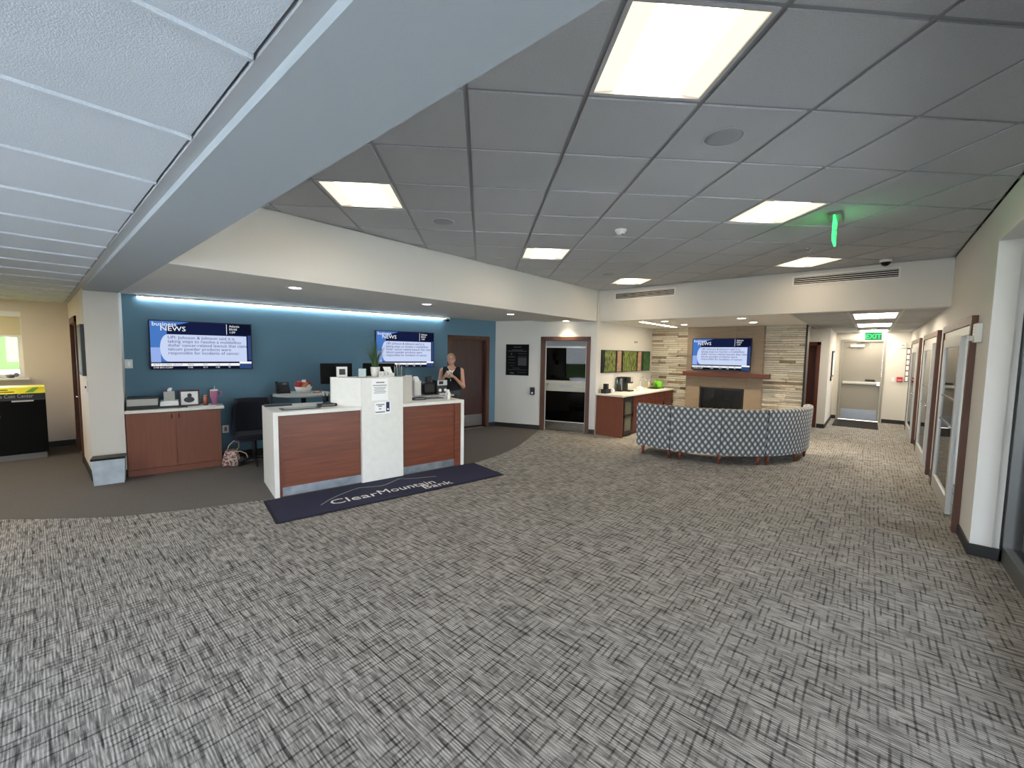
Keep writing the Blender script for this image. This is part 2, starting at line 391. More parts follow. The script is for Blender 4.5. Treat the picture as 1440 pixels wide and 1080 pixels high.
ceil_o = struct('ceiling', MB().box(CR[0], CR[1], CR[2], CR[3], 3.02, 3.06), 'tile', 'grey acoustic tile ceiling in a diagonal grid')
troffer_cells = {(2, -1), (-1, 2), (2, 5), (5, 2), (5, 8), (8, 5)}
full = MB().prism([(-.291, -.291), (.291, -.291), (.291, .291), (-.291, .291)], -.012, .012).mesh('ceiling_tile'); full.materials.append(M['tile'])
for c in range(-9, 16):
    for r in range(-9, 16):
        if (c, r) in troffer_cells: continue
        g_ = .023; q = [gp(c + g_, r + g_), gp(c + 1 - g_, r + g_), gp(c + 1 - g_, r + 1 - g_), gp(c + g_, r + 1 - g_)]; k = clip(q, *CR)
        if area(k) < .002: continue
        cx, cy = gp(c + .5, r + .5)
        if area(k) > area(q) - 1e-5: o = link('ceiling_tile', full, ceil_o, (cx, cy, CEIL + .014), PI / 4)
        else: o = MB().prism(k, CEIL + .002, CEIL + .026).build('ceiling_tile', 'tile', ceil_o)
def bar(p, q, w_, z, parent, m='grid'):
    p, q = Vector(p), Vector(q); d = (q - p).normalized(); n = Vector((-d.y, d.x)) * w_ / 2
    MB().prism([p - n, q - n, q + n, p + n], z, z + .022).build('grid_bar', m, parent)
def clipseg(p, q, x0, x1, y0, y1):
    t0, t1 = 0, 1; d = (q[0] - p[0], q[1] - p[1])
    for pp, qq in ((-d[0], p[0] - x0), (d[0], x1 - p[0]), (-d[1], p[1] - y0), (d[1], y1 - p[1])):
        if abs(pp) < 1e-9:
            if qq < 0: return None
            continue
        t = qq / pp
        if pp < 0: t0 = max(t0, t)
        else: t1 = min(t1, t)
    if t1 - t0 < 1e-3: return None
    return (p[0] + d[0] * t0, p[1] + d[1] * t0), (p[0] + d[0] * t1, p[1] + d[1] * t1)
for k in range(-9, 17):
    for a, b, zz in ((gp(k, -12), gp(k, 20), 0), (gp(-12, k), gp(20, k), .0015)):
        sg = clipseg(a, b, *CR)
        if sg: bar(sg[0], sg[1], .03, CEIL + .009 + zz, ceil_o, 'grid_dark')
wa = MB()
for b_ in ((XS, XS + .02, BM1, YB), (XR - .02, XR, BM1, YB), (XS, XR, BM1, BM1 + .02), (XS, XR, YB - .02, YB)): wa.box(*b_, CEIL + .002, CEIL + .026)
wa.build('wall_angle', 'grid', ceil_o)
# low ceiling in front of the beam
LOWT = (-9.405, -6.37)
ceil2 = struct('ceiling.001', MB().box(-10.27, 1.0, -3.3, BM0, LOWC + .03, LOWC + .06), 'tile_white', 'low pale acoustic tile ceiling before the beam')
xs = [-1.21 - .607 * k for k in range(-3, 16)]; ys = [BM0 - .05, -.85, -2.07, -3.29]
xs = [min(1.0, x) for x in xs if x > -10.27] + [-10.27]
for i in range(len(xs) - 1):
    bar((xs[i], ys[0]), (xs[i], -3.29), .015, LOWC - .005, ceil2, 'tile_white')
    for j in range(3):
        if j == 1 and min(abs((xs[i] + xs[i + 1]) / 2 - q) for q in LOWT) < .1: continue
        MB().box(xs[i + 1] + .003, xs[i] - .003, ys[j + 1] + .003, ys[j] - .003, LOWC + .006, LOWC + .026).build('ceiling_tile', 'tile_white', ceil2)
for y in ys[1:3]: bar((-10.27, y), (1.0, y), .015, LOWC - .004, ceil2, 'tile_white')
MB().box(-10.27, 1.0, BM0 - .045, BM0, LOWC - .002, LOWC + .02).build('wall_angle', 'grid', ceil2)
# beam, teller soffit, cove ceiling, bulkhead
struct('wall_beam', MB().box(-7.27, 1.0, BM0, BM1, SOF, HI + .06), 'paint_shaded', 'deep drywall beam with shade in its pale grey')
ix = -5.40; ty = (ix - A0.x) / math.cos(AA); iy = A0.y + ty * math.sin(AA)
struct('wall_bulkhead', MB().prism([(XS, BM1), (ix, BM1), (ix, iy), (A1.x, A1.y), (XS, YB)], SOF, HI + .06), 'paint', 'white drywall bulkhead over the teller area')
struct('ceiling.002', MB().prism([(ix, BM1), (ix, iy), (A0.x - .05, A0.y + .1), T(-.2, -.1), T(-.2, .42)], LOWC, LOWC + .05), 'paint', 'painted ceiling above the teller desk')
struct('wall_bulkhead.001', MB().box(XS, XR, YB, YB + .15, SOF, HI + .06), 'paint', 'white drywall bulkhead over the fireplace alcove')
struct('ceiling.003', MB().box(-4.5, -1.02, YB + .15, 12.45, SOF, SOF + .05), 'paint', 'painted ceiling of the fireplace alcove')
ceil4 = struct('ceiling.004', MB().box(-1.02, XR, YB + .15, 14.6, SOF + .03, SOF + .06), 'tile', 'acoustic tile ceiling of the corridor')
cx_ = [-1.02, -.305, .305, XR]; cy_ = [YB + .15, 8.43, 9.65, 10.87, 12.09, 13.31, 14.6]
corr_lights = {(1, 1), (1, 3), (1, 5)}
for i in range(3):
    for j in range(len(cy_) - 1):
        if (i, j) in corr_lights: continue
        MB().box(cx_[i] + .003, cx_[i + 1] - .003, cy_[j] + .003, cy_[j + 1] - .003, SOF + .007, SOF + .027).build('ceiling_tile', 'tile', ceil4)
for x in cx_[1:3]: bar((x, cy_[0]), (x, 14.6), .024, SOF, ceil4)
for y in cy_[1:-1]: bar((-1.02, y), (XR, y), .024, SOF + .0015, ceil4)
MB().box(-1.04, -1.0, YB + .15, 12.3, SOF - .004, SOF + .03).build('wall_angle', 'grid', ceil4)
struct('ceiling.005', MB().box(-11.0, 5.2, -3.6, 15.2, 3.08, 3.2), 'paint', 'roof deck above the ceilings')
# walls
wall('wall_teller', T3(0, 0), WA, -.25, LT, 0, .15, 0, 2.75, 'paint_blue', [(4.905, 5.84, 0, 1.985)])
wall('wall_plaque', A3(0, 0), AA, 0, LA, 0, .15, 0, 2.75, 'paint', [(1.165, 2.09, 0, 1.97)])
colp = [(-7.30, BM0), T(-.13, .40), T(-.13, -.15), (-10.4, BM0 + .9), (-10.4, BM0)]
struct('wall_column', MB().prism([(-7.30, BM0), T(-.13, .40), T(-.13, -.15), (-7.9, BM0 + .14), (-7.9, BM0)], 0, 2.75), 'paint', 'white column beside the credenza')
wall('wall_door_side', (0, 0, 0), 0, -10.42, -7.9, BM0, BM0 + .12, 0, 2.75, 'paint_warm', [(-9.62, -8.62, 0, 2.05)])
wall('wall_window', (-10.27, 0, 0), PI / 2, -3.6, BM0, 0, .15, 0, 2.75, 'paint_warm', [(-1.5, -.075, 1.18, 2.22)])
wall('wall_alcove', (-4.335, 0, 0), PI / 2, 7.70, 10.9, 0, .15, 0, 2.75, 'paint')
wall('wall_office', (XR, 0, 0), -PI / 2, -14.75, -5.25, 0, .13, 0, HI, 'paint', [(-7.79, -5.87, 0, 2.05), (-10.51, -8.55, 0, 2.05), (-13.52, -11.49, 0, 2.05)])
struct('wall_header', MB().box(XR, XR + .2, -3.3, 5.25, 2.66, HI), 'paint', 'wall header above the glass entrance')
struct('wall_return', MB().prism([(XR + .0, 5.25), (XR + .2, 5.30), (XR + .2, 5.45), (XR + .12, 5.45), (XR + .12, 5.26)], 0, 2.66), 'paint')
wall('wall_exit', (0, 14.6, 0), 0, -.9, XR + .1, 0, .15, 0, 2.75, 'paint', [(-.62, .235, 0, 2.14)])
wall('wall_corridor', (-.77, 0, 0), PI / 2, 12.37, 14.7, 0, .12, 0, 2.75, 'paint')
wall('wall_passage', (0, 12.33, 0), 0, -4.4, -.765, 0, .12, 0, 2.75, 'paint', [(-1.95, -1.0, 0, 2.0)])
struct('wall_passage.001', MB().box(-4.5, -4.35, 10.9, 12.4, 0, 2.75), 'paint')
# rear and vestibule glazing walls (behind the camera)
wall('wall_rear', (0, -3.3, 0), PI, -1.0, 10.42, 0, .15, 0, HI, 'paint', [(-.6, 1.6, .1, 2.3), (1.8, 4.0, .1, 2.3)])
wall('wall_office_back', (4.2, 0, 0), -PI / 2, -15.2, 3.6, 0, .15, 0, HI, 'paint', [(-13.3, -11.7, .7, 2.3), (-10.3, -8.7, .7, 2.3), (-7.6, -6.0, .7, 2.3), (-4.6, -2.2, .1, 2.4), (-1.8, .6, .1, 2.4)])
for y in (5.33, 8.1, 11.0, 14.6): struct('wall_office_side', MB().box(.87, 4.2, y, y + .1, 0, HI), 'paint')
struct('wall_rear.001', MB().box(1.0, 4.35, -3.45, -3.3, 0, HI), 'paint')
struct('ceiling.006', MB().box(.87, 4.3, -3.4, 14.7, 2.7, 2.75), 'paint')
for i, (x0, x1) in enumerate([(-1.6, .6), (-4.0, -1.8)]):
    o = thing('window_%d' % (i + 2), (x0, -3.3, .1), 0, kind='structure')
    fr = MB(); W_ = x1 - x0
    for b_ in ((0, W_, 0, .06), (0, W_, 2.14, 2.2), (0, .06, .06, 2.14), (W_ - .06, W_, .06, 2.14), (W_ / 2 - .03, W_ / 2 + .03, .06, 2.14)): fr.box(b_[0], b_[1], -.11, -.04, b_[2], b_[3])
    fr.build('window_frame', 'alu_dark', o); MB().box(.06, W_ - .06, -.08, -.072, .06, 2.14).build('pane', 'pane', o)
# baseboards
def base(name, loc, rz, segs, y0=-.012):
    mb = MB()
    for a, b in segs: mb.box(a, b, y0, .002, 0, .10)
    o = mb.build(name, 'baseboard', None, loc, rz); o['kind'] = 'structure'
base('baseboard_teller', T3(0, 0), WA, [(0, 4.84), (5.905, LT)])
base('baseboard_plaque', A3(0, 0), AA, [(0, 1.085), (2.17, LA)])
base('baseboard_window', (-10.27, 0, 0), PI / 2, [(-3.3, BM0)])
base('baseboard_door_side', (0, BM0, 0), 0, [(-10.27, -9.70), (-8.54, -7.30)])
base('baseboard_office', (XR, 0, 0), -PI / 2, [(-14.6, -13.6), (-11.42, -10.59), (-8.47, -7.87), (-5.79, -5.25)])
base('baseboard_return', (XR, 5.25, 0), 0, [(-.012, .19)])
base('baseboard_exit', (0, 14.6, 0), 0, [(-.77, -.67), (.285, XR)])
base('baseboard_corridor', (-.77, 0, 0), PI / 2, [(12.33, 14.6)])
base('baseboard_passage', (0, 12.33, 0), 0, [(-.92, -.77)])
pb = Vector(T(-.13, .40)); base('baseboard_column', (-7.30, BM0, 0), math.atan2(pb.y - BM0, pb.x + 7.30), [(0, .32)])
# outdoors
struct('ground_lawn', MB().box(-80, 60, -70, 60, -.5, -.3), 'lawn', 'green lawn outside the windows')
bank = MB().add([(-13, -70, -.31), (-13, 60, -.31), (-45, -70, 3.4), (-45, 60, 3.4), (-80, -70, 3.6), (-80, 60, 3.6)], [(0, 1, 3, 2), (2, 3, 5, 4)])
struct('ground_bank', bank, 'lawn', 'grassy bank rising beyond the window')
struct('ground_road', MB().add([(-20.6, -60, .585), (-20.6, 50, .585), (-22.8, 50, .84), (-22.8, -60, .84)], [(0, 1, 2, 3)]), 'road', 'pale path across the grassy bank')
struct('ground_bounce', MB().box(-13, 14, -18, -3.46, -.3, -.27).box(4.36, 14, -3.46, 16, -.3, -.27), 'concrete', 'unseen pale concrete paving added to bounce daylight indoors')  # unseen paving, added so sunlit ground brightens the low ceiling

# ------------------------------------------------------------------ doors, windows, glass fronts
def casing(parent, x0, x1, top, w_=.075, proj=.02, deep=.15, m='wood_case'):
    for a, b in ((x0, x0 + w_), (x1 - w_, x1)):
        mb = MB().box(a, b, -proj, .0, 0, top); mb.build('casing', m, parent)
    MB().box(x0, x1, -proj, 0, top - w_, top).build('casing', m, parent)
    j = MB().box(x0 + w_ - .012, x0 + w_ + .012, -.004, deep, 0, top - w_).box(x1 - w_ - .012, x1 - w_ + .012, -.004, deep, 0, top - w_).box(x0 + w_, x1 - w_, -.004, deep, top - w_ - .012, top - w_ + .012)
    j.build('jamb', m, parent)
def lever(parent, x, y, z, d=1):
    h = MB().cyl((x, y - .012, z), .028, .012, 14, 'y'); h.tube([(x, y - .01, z), (x, y - .055, z), (x + d * .03, y - .06, z), (x + d * .12, y - .06, z)], .009)
    return h.build('lever_handle', 'chrome', parent)
d1 = thing('door_1', T3(4.84, 0), WA, 'dark brown wooden door with a steel kick plate in the blue wall', kind='structure')
casing(d1, 0, 1.065, 2.045)
lf = MB().box(.085, .985, .09, .135, .01, 1.965).build('door_leaf', 'wood_dark', d1)
MB().box(.12, .95, .086, .09, .05, .30).build('kick_plate', 'steel', lf); lever(lf, .16, .09, 1.0)
MB().box(.075, .99, .15, .16, 0, 2).build('door_backing', 'black', d1)
# cased opening with a glass security door behind it
d2 = thing('door_2', A3(1.085, 0), AA, 'brown cased opening with a dark glass door behind', kind='structure')
casing(d2, 0, 1.085, 2.05)
MB().box(.075, .105, .06, .10, 0, 1.97).box(.98, 1.01, .06, .10, 0, 1.97).box(.105, .98, .06, .10, 1.815, 1.845).build('door_frame', 'alu', d2)
MB().box(.105, .98, .07, .09, 1.845, 1.97).build('transom', 'speaker_grey', d2)
MB().box(.105, .98, .078, .084, .215, 1.815).build('glass', 'pane_dark', d2); MB().box(.105, .98, .12, .13, 0, 1.97).build('dark_backing', 'black_matte', d2)
bn = MB().box(.105, .98, .058, .076, .875, 1.105).build('push_plate', 'warm_steel', d2)
MB().box(.42, .70, .0565, .058, .96, 1.02).build('etched_print', 'speaker_grey', bn)
MB().cyl((.155, .02, 1.01), .026, .04, 14, 'y').build('lock_knob', 'chrome', d2)
MB().box(.105, .98, .066, .084, .012, .20).build('kick_plate', 'mirror_steel', d2); MB().box(.105, .98, .06, .086, .20, .215).build('bottom_rail', 'alu', d2)
# staff door in the left wall (facing the entrance)
d3 = thing('door_3', (-9.70, BM0, 0), 0, 'brown wooden door with a narrow glass panel beside the column', kind='structure')
casing(d3, 0, 1.16, 2.12, .09)
lf = MB().box(.09, .32, .03, .075, .01, 2.03).box(.84, 1.07, .03, .075, .01, 2.03).box(.32, .84, .03, .075, .01, .30).box(.32, .84, .03, .075, 1.85, 2.03).build('door_leaf', 'wood_dark', d3)
MB().box(.32, .84, .05, .056, .30, 1.85).build('glass', 'pane_dark', lf); lever(lf, .98, .03, .95, -1)
MB().box(.09, 1.07, .12, .13, 0, 2.05).build('door_backing', 'mid_grey', d3)
# passage door
d4 = thing('door_4', (-2.02, 12.33, 0), 0, 'red-brown wooden door in the passage behind the stone wall', kind='structure')
casing(d4, 0, 1.09, 2.06, .075, m='wood_red'); lf = MB().box(.085, 1.005, .08, .12, .01, 1.98).build('door_leaf', 'wood_red', d4); lever(lf, .17, .08, 1.0)
# exit door
d5 = thing('door_5', (-.66, 14.6, 0), 0, 'grey steel exit door with a panic bar and kick plate', kind='structure')
for a, b in ((0, .05), (.88, .93)): MB().box(a, b, -.02, .12, 0, 2.19).build('frame_jamb', 'door_grey', d5)
MB().box(.05, .88, -.02, .12, 2.13, 2.19).build('frame_head', 'door_grey', d5)
lf = MB().box(.052, .878, .03, .075, .012, 2.128).build('door_leaf', 'door_grey', d5)
MB().box(.09, .84, .026, .03, .03, .30).build('kick_plate', 'steel', lf)
pbp = MB().box(.09, .83, -.03, .03, .985, 1.055, .012).build('panic_bar', 'alu', lf); MB().box(.79, .87, -.05, .03, .95, 1.08, .015).build('latch_head', 'chrome', pbp)
MB().box(.56, .76, .0, .03, 1.08, 1.12).build('alarm_sign', 'black', lf)
MB().box(.20, .50, -.03, .03, 1.98, 2.06, .008).build('door_closer', 'alu', lf); MB().tube([(.34, -.02, 2.065), (.60, -.05, 2.075), (.42, .0, 2.12)], .012).build('closer_arm', 'alu_dark', lf)
# window in the left wall
w1 = thing('window_1', (-10.27, -1.5, 1.18), PI / 2, 'white window with a half-lowered tan blind', kind='structure')
W_, H_ = 1.425, 1.04
fr = MB()
for b_ in ((0, W_, 0, .05), (0, W_, H_ - .05, H_), (0, .05, .05, H_ - .05), (W_ - .05, W_, .05, H_ - .05)): fr.box(b_[0], b_[1], .06, .12, b_[2], b_[3])
fr.build('window_frame', 'white_plastic', w1); MB().box(.05, W_ - .05, .088, .094, .05, H_ - .05).build('pane', 'pane', w1)
MB().box(-.04, W_ + .05, -.05, .06, -.04, 0, .006).build('window_sill', 'white_plastic', w1)
bl = MB().box(.01, W_ - .01, .03, .036, .66, .96).build('roller_blind', 'blind', w1); MB().box(.01, W_ - .01, .02, .05, .64, .67).build('bottom_rail', 'white_plastic', bl)
MB().box(0, W_, .0, .07, .96, 1.04).build('blind_headrail', 'white_plastic', w1)
# sliding glass office fronts
def office_front(n, y0, y1, label):
    o = thing('door_%d' % n, (XR, y1, 0), -PI / 2, label, kind='structure'); L = y1 - y0       # local x runs toward the camera
    for a, b in ((0, .075), (L - .075, L)): MB().box(a, b, -.045, .02, 0, 2.10).build('casing', 'wood_case', o)
    MB().box(.075, L - .075, -.045, .02, 2.02, 2.10).build('casing', 'wood_case', o)
    MB().box(.075, L - .075, -.03, .10, 1.93, 2.02).build('track_header', 'alu', o)
    sd = thing_part('fixed_panel', o)
    def leaf(name, a, b, y, st, rail):
        l = MB().box(a, a + st, y, y + .042, .01, 1.93).box(b - st, b, y, y + .042, .01, 1.93).box(a + st, b - st, y, y + .042, .01, rail).box(a + st, b - st, y, y + .042, 1.83, 1.93).build(name, 'alu', o)
        MB().box(a + st, b - st, y + .018, y + .024, rail, 1.83).build('glass', 'pane', l)
        for z in (.92, 1.22): MB().box(a + st, b - st, y + .012, y + .03, z, z + .022).build('muntin', 'alu_dark', l)
        return l
    l = leaf('sliding_leaf', .10, L - .62, -.038, .085, .18)
    hd = MB().box(L - .68, L - .655, -.043, -.038, .86, 1.0).build('lock_plate', 'alu_dark', l); MB().cyl((L - .667, -.065, .95), .014, .03, 10, 'y').build('thumb_turn', 'chrome', l)
    leaf('fixed_leaf', L - .70, L - .08, .045, .07, .10)
    bpy.data.objects.remove(sd)
    return o
def thing_part(name, parent):
    o = bpy.data.objects.new(name, None); col.objects.link(o); o.parent = parent; return o
office_front(6, 5.80, 7.865, 'sliding glass office door in a brown frame beside the wall corner')
office_front(7, 8.48, 10.585, 'sliding glass office door in a brown frame, middle of three')
office_front(8, 11.42, 13.59, 'sliding glass office door in a brown frame next to the exit wall')
# entrance glass front (at the right edge)
sf = thing('door_9', (XR + .2, 5.25, 0), -PI / 2, 'grey metal framed glass entrance front', kind='structure')
L = 8.5
fr = MB().box(0, .05, -.02, .10, 0, 2.66).box(0, L, -.02, .10, 0, .14).box(0, L, -.02, .10, 2.58, 2.66)
for x in (1.05, 2.1, 3.15, 4.2, 5.25, 6.3, 7.35): fr.box(x - .03, x + .03, -.02, .10, .14, 2.58)
fr.build('metal_frame', 'alu_dark', sf)
MB().box(.0, .012, -.03, -.02, 0, 2.66).build('edge_gasket', 'black', sf)
for x in range(8): MB().box(.05 + x * 1.05, min(L, 1.02 + x * 1.05), .03, .036, .14, 2.58).build('pane', 'pane', sf)
# ------------------------------------------------------------------ light fittings
TRL = {(2, -1): 'square warm troffer between the drywall beam and a ceiling speaker', (-1, 2): 'square warm troffer in the corner where the beam meets the teller bulkhead', (2, 5): 'square warm troffer near the teller bulkhead midway to the fireplace bulkhead',
       (5, 2): 'square warm troffer beside the hanging green exit sign', (5, 8): 'square warm troffer close to the vent above the coffee counter', (8, 5): 'square warm troffer close to the vent above the corridor mouth'}
def troffer(c, r):
    x, y = gp(c + .5, r + .5)
    o = thing('square_troffer', (x, y, CEIL), PI / 4, TRL[(c, r)], 'light', 'square troffers of the main ceiling')
    h = .293
    fr = MB()
    for b_ in ((-h, h, -h, -h + .02), (-h, h, h - .02, h), (-h, -h + .02, -h + .02, h - .02), (h - .02, h, -h + .02, h - .02)): fr.box(*b_, .004, .03)
    fr.build('frame', 'grid', o)
    k = h - .02
    pr = [(-k, .012), (-.17, .022), (-.165, .030), (.165, .030), (.17, .022), (k, .012)]
    for nm, i0, i1, mm in (('side_reflector', 0, 1, 'troffer_edge'), ('side_reflector', 4, 5, 'troffer_edge'), ('diffuser', 1, 4, 'troffer')):
        mb = MB()
        for i in range(i0, i1):
            (xa, za), (xb, zb) = pr[i], pr[i + 1]
            mb.add([(xa, -k, za), (xb, -k, zb), (xb, k, zb), (xa, k, za)], [(3, 2, 1, 0)])
        mb.build(nm, mm, o)
    MB().box(-h, h, -h, h, .031, .04).build('housing', 'white_plastic', o)
    return o
for c in sorted(troffer_cells): troffer(*c)
CPL = ('long corridor ceiling light panel just behind the fireplace bulkhead', 'long corridor ceiling light panel before the exit sign', 'long corridor ceiling light panel above the steel exit door')
for n, (y0, y1) in enumerate(((8.43, 9.65), (10.87, 12.09), (13.31, 14.6))):
    o = thing('corridor_troffer', (0, (y0 + y1) / 2, SOF), 0, CPL[n], 'light', 'corridor ceiling panels')
    h = (y1 - y0) / 2 - .015
    fr = MB()
    for b_ in ((-.29, .29, -h, -h + .03), (-.29, .29, h - .03, h), (-.29, -.26, -h, h), (.26, .29, -h, h)): fr.box(*b_, .006, .03)
    fr.build('frame', 'grid', o); MB().box(-.26, .26, -h + .03, h - .03, .012, .022).build('diffuser', 'linear', o)
for x, lb in zip(LOWT, ('near the window', 'added out of view to brighten the column')):  # second panel is out of view, added to brighten the column
    o = thing('low_ceiling_troffer', (x, -1.46, LOWC), 0, 'long warm light panel in the low ceiling ' + lb, 'light', 'low ceiling light panels')
    MB().box(-.28, .28, -.58, .58, .004, .016).build('diffuser', 'linear', o); MB().box(-.30, .30, -.60, .60, .016, .028).build('frame', 'grid', o)
def downlight(p, label, group, lens='lens', power=0, colr=(1, .82, .58), tgt=None):
    o = thing('recessed_downlight', p, 0, label, 'light', group)
    MB().lathe([(.062, -.001), (.085, -.004), (.088, .0), (.062, .0)], n=24).build('trim_ring', 'white_plastic', o)
    MB().lathe([(.0, -.002), (.06, -.002), (.06, .004)], n=20).build('lens', lens, o)
    if power:
        ld = bpy.data.lights.new('downlight_lamp', 'SPOT'); ld.energy = power; ld.color = colr; ld.spot_size = 1.9; ld.spot_blend = .8; ld.shadow_soft_size = .05
        lo = bpy.data.objects.new('lamp', ld); col.objects.link(lo); lo.parent = o; lo.location = (0, 0, -.02)
    return o
for q, lb, pw in (((415, 405), 'between the credenza and the desk', 5), ((600, 428), 'over the right counter of the desk', 5), ((718, 442), 'before the black plaque', 5), ((796, 451.5), 'before the brown cased opening', 22)):
    p = P(*q, SOF); downlight((p.x, p.y, SOF), 'small round recessed downlight in the teller soffit ' + lb, 'teller soffit downlights', 'lens_cool' if pw < 9 else 'lens', pw, (.95, .95, 1) if pw < 9 else (1, .85, .6))
for x, y, lb in ((-3.185, 8.36, 'alcove downlight behind the bulkhead, beside the linear light'), (-3.165, 9.44, 'alcove downlight between the linear light and the television'), (-1.81, 8.38, 'alcove downlight behind the bulkhead, near the corridor side'), (-1.83, 9.45, 'alcove downlight in front of the right edge of the tiled fireplace')):
    downlight((x, y, SOF), 'bright round ' + lb, 'alcove downlights', 'lens', 75)
o = thing('linear_light', (-3.614, 9.18, SOF), 0, 'slim linear light flush in the alcove ceiling above the coffee counter', 'light')
MB().box(-.05, .05, -1.0, 1.0, -.004, .004).build('housing', 'white_plastic', o); MB().box(-.035, .035, -.985, .985, -.006, -.003).build('diffuser', 'linear_alcove', o)
o = thing('led_strip_light', T3(0, 0, LOWC - .034), WA, 'thin cool white strip light along the top of the blue wall', 'light')
MB().box(.02, 4.73, -.035, -.002, .006, .033).build('channel', 'white_plastic', o); MB().box(.03, 4.72, -.030, -.006, 0, .006).build('diffuser', 'led', o)

# ------------------------------------------------------------------ small ceiling and wall fittings
for c, r, lb in ((3, 0, 'next to the troffer by the beam'), (0, 3, 'near the teller bulkhead before the corner troffer'), (4, 7, 'near the vent above the coffee counter'), (7, 4, 'between the exit sign and the corridor vent')):
    x, y = gp(c + .5, r + .5)
    o = thing('ceiling_speaker', (x, y, CEIL + .002), 0, 'round grey ceiling speaker ' + lb, 'speaker', 'ceiling speakers')
    MB().lathe([(.001, -.006), (.075, -.006), (.098, -.004), (.105, 0)], n=32).build('grille', 'speaker_grey', o)
    MB().lathe([(.105, 0), (.106, -.006), (.114, -.004), (.115, 0)], n=32).build('rim', 'grid', o)
p = P(873, 323, CEIL); o = thing('smoke_detector', (p.x, p.y, CEIL), 0, 'small white smoke detector under the ceiling grid', 'detector')
MB().lathe([(.06, 0), (.06, -.015), (.045, -.03), (.04, -.045), (.001, -.05)], n=20).build('body', 'white_plastic', o); MB().cyl((.02, 0, -.052), .012, .006, 10).build('sensor_eye', 'black', o)
p = P(1250, 366, CEIL); o = thing('dome_camera', (p.x - .03, p.y - .1, CEIL), 0, 'dome camera with a dark bubble under the ceiling by the vent', 'camera')
MB().lathe([(.065, 0), (.065, -.035), (.055, -.04)], n=20).build('housing', 'white_plastic', o); MB().sphere((0, 0, -.035), .055, n=18, z1=0.0).build('bubble', 'black_gloss', o)
sx0, sn0 = 4.79, .06
o = thing('bullet_camera', T3(sx0, sn0, LOWC), WA, 'small white security camera at the top of the blue wall', 'camera')
MB().box(-.05, .05, -.04, .05, -.045, 0, .008).build('housing', 'white_plastic', o); MB().sphere((.0, -.02, -.05), .04, n=14, z1=.2).build('lens_dome', 'black_gloss', o)
p = P(1137, 350, CEIL); o = thing('sprinkler_head', (p.x, p.y, CEIL), 0, 'small white sprinkler head in the main ceiling', 'sprinkler')
MB().lathe([(.03, 0), (.03, -.006), (.008, -.01), (.008, -.03), (.018, -.032), (.018, -.036)], n=14).build('body', 'chrome', o)
o = thing('wall_sprinkler', (-4.335, 9.52, 1.99), PI / 2, 'small side sprinkler on the wall above the framed nature print', 'sprinkler')
MB().lathe([(.03, 0), (.03, -.008), (.01, -.012), (.01, -.05), (.02, -.052), (.02, -.058)], n=14, ax='y').build('body', 'chrome', o)
def vent(x0, x1, label):
    o = thing('bulkhead_vent', (x0, YB, 2.78), 0, label, 'vent', 'slatted bulkhead vents'); W_ = x1 - x0
    fr = MB()
    for b_ in ((0, W_, 0, .02), (0, W_, .13, .15), (0, .02, .02, .13), (W_ - .02, W_, .02, .13)): fr.box(b_[0], b_[1], -.012, 0, b_[2], b_[3])
    fr.build('frame', 'white_plastic', o); MB().box(.02, W_ - .02, -.003, -.001, .02, .13).build('backing', 'black_matte', o)
    for k in range(4): MB().box(.02, W_ - .02, -.012, -.003, .033 + .0275 * k - .0, .041 + .0275 * k).build('slat', 'white_plastic', o)
vent(-1.0, .23, 'long white slatted air vent in the bulkhead above the corridor mouth')
vent(-4.0, -2.79, 'long white slatted air vent in the bulkhead above the coffee counter')
p = P(1175, 303, CEIL)
o = thing('ceiling_exit_sign', (p.x, p.y, CEIL), 0, 'green edge-lit exit sign hanging edge-on from the main ceiling', 'exit sign')
MB().box(-.05, .05, -.14, .14, -.03, 0, .004).build('canopy', 'alu_dark', o); pn = MB().box(-.007, .007, -.15, .15, -.25, -.03).build('panel', 'exit_green', o)
text('lettering', 'EXIT', .17, 'exit_pale', pn, (.0085, -.14, -.215), (PI / 2, 0, PI / 2))
o = thing('corridor_exit_sign', (0, 12.5, SOF), 0, 'green exit sign hanging in the corridor above the steel door', 'exit sign')
MB().box(-.06, .06, -.03, .03, -.02, 0).build('canopy', 'white_plastic', o); MB().cyl((0, 0, -.09), .008, .075, 8).build('stem', 'exit_green', o)
pn = MB().box(-.145, .145, -.008, .008, -.265, -.085, .004).build('panel', 'exit_pale', o); text('lettering', 'EXIT', .15, 'exit_green', pn, (0, -.0095, -.23), align='CENTER', sx_=.88)
o = thing('wall_strobe', (XR, 5.60, 1.90), -PI / 2, 'white fire alarm strobe on the wall beside the first office frame', 'alarm')
MB().box(-.055, .055, -.05, 0, -.06, .11, .008).build('body', 'white_plastic', o); MB().box(-.03, .03, -.075, -.05, -.045, .0, .006).build('strobe_lens', 'alu', o)
for z in (.03, .055, .08): MB().box(-.012, .012, -.052, -.05, z, z + .006).build('speaker_slot', 'black', o)
o = thing('exit_wall_light', (.587, 14.6, 2.04), 0, 'white square alarm box on the exit wall', 'alarm')
MB().box(-.06, .06, -.04, 0, -.07, .07, .006).build('body', 'white_plastic', o); MB().box(-.03, .03, -.043, -.04, -.02, .0).build('grille', 'mid_grey', o)
o = thing('photo_strip', (.70, 14.6, 1.10), 0, 'narrow dark frame holding a column of small white cards on the exit wall', 'wall art')
MB().box(-.035, .035, -.02, 0, 0, .86).build('frame', 'wood_dark', o)
for k in range(6): MB().box(-.024, .024, -.024, -.02, .02 + k * .14, .13 + k * .14).build('card', 'white_paper', o)
o = thing('pull_station', (.573, 14.6, 1.15), 0, 'red fire alarm pull station on the exit wall', 'alarm')
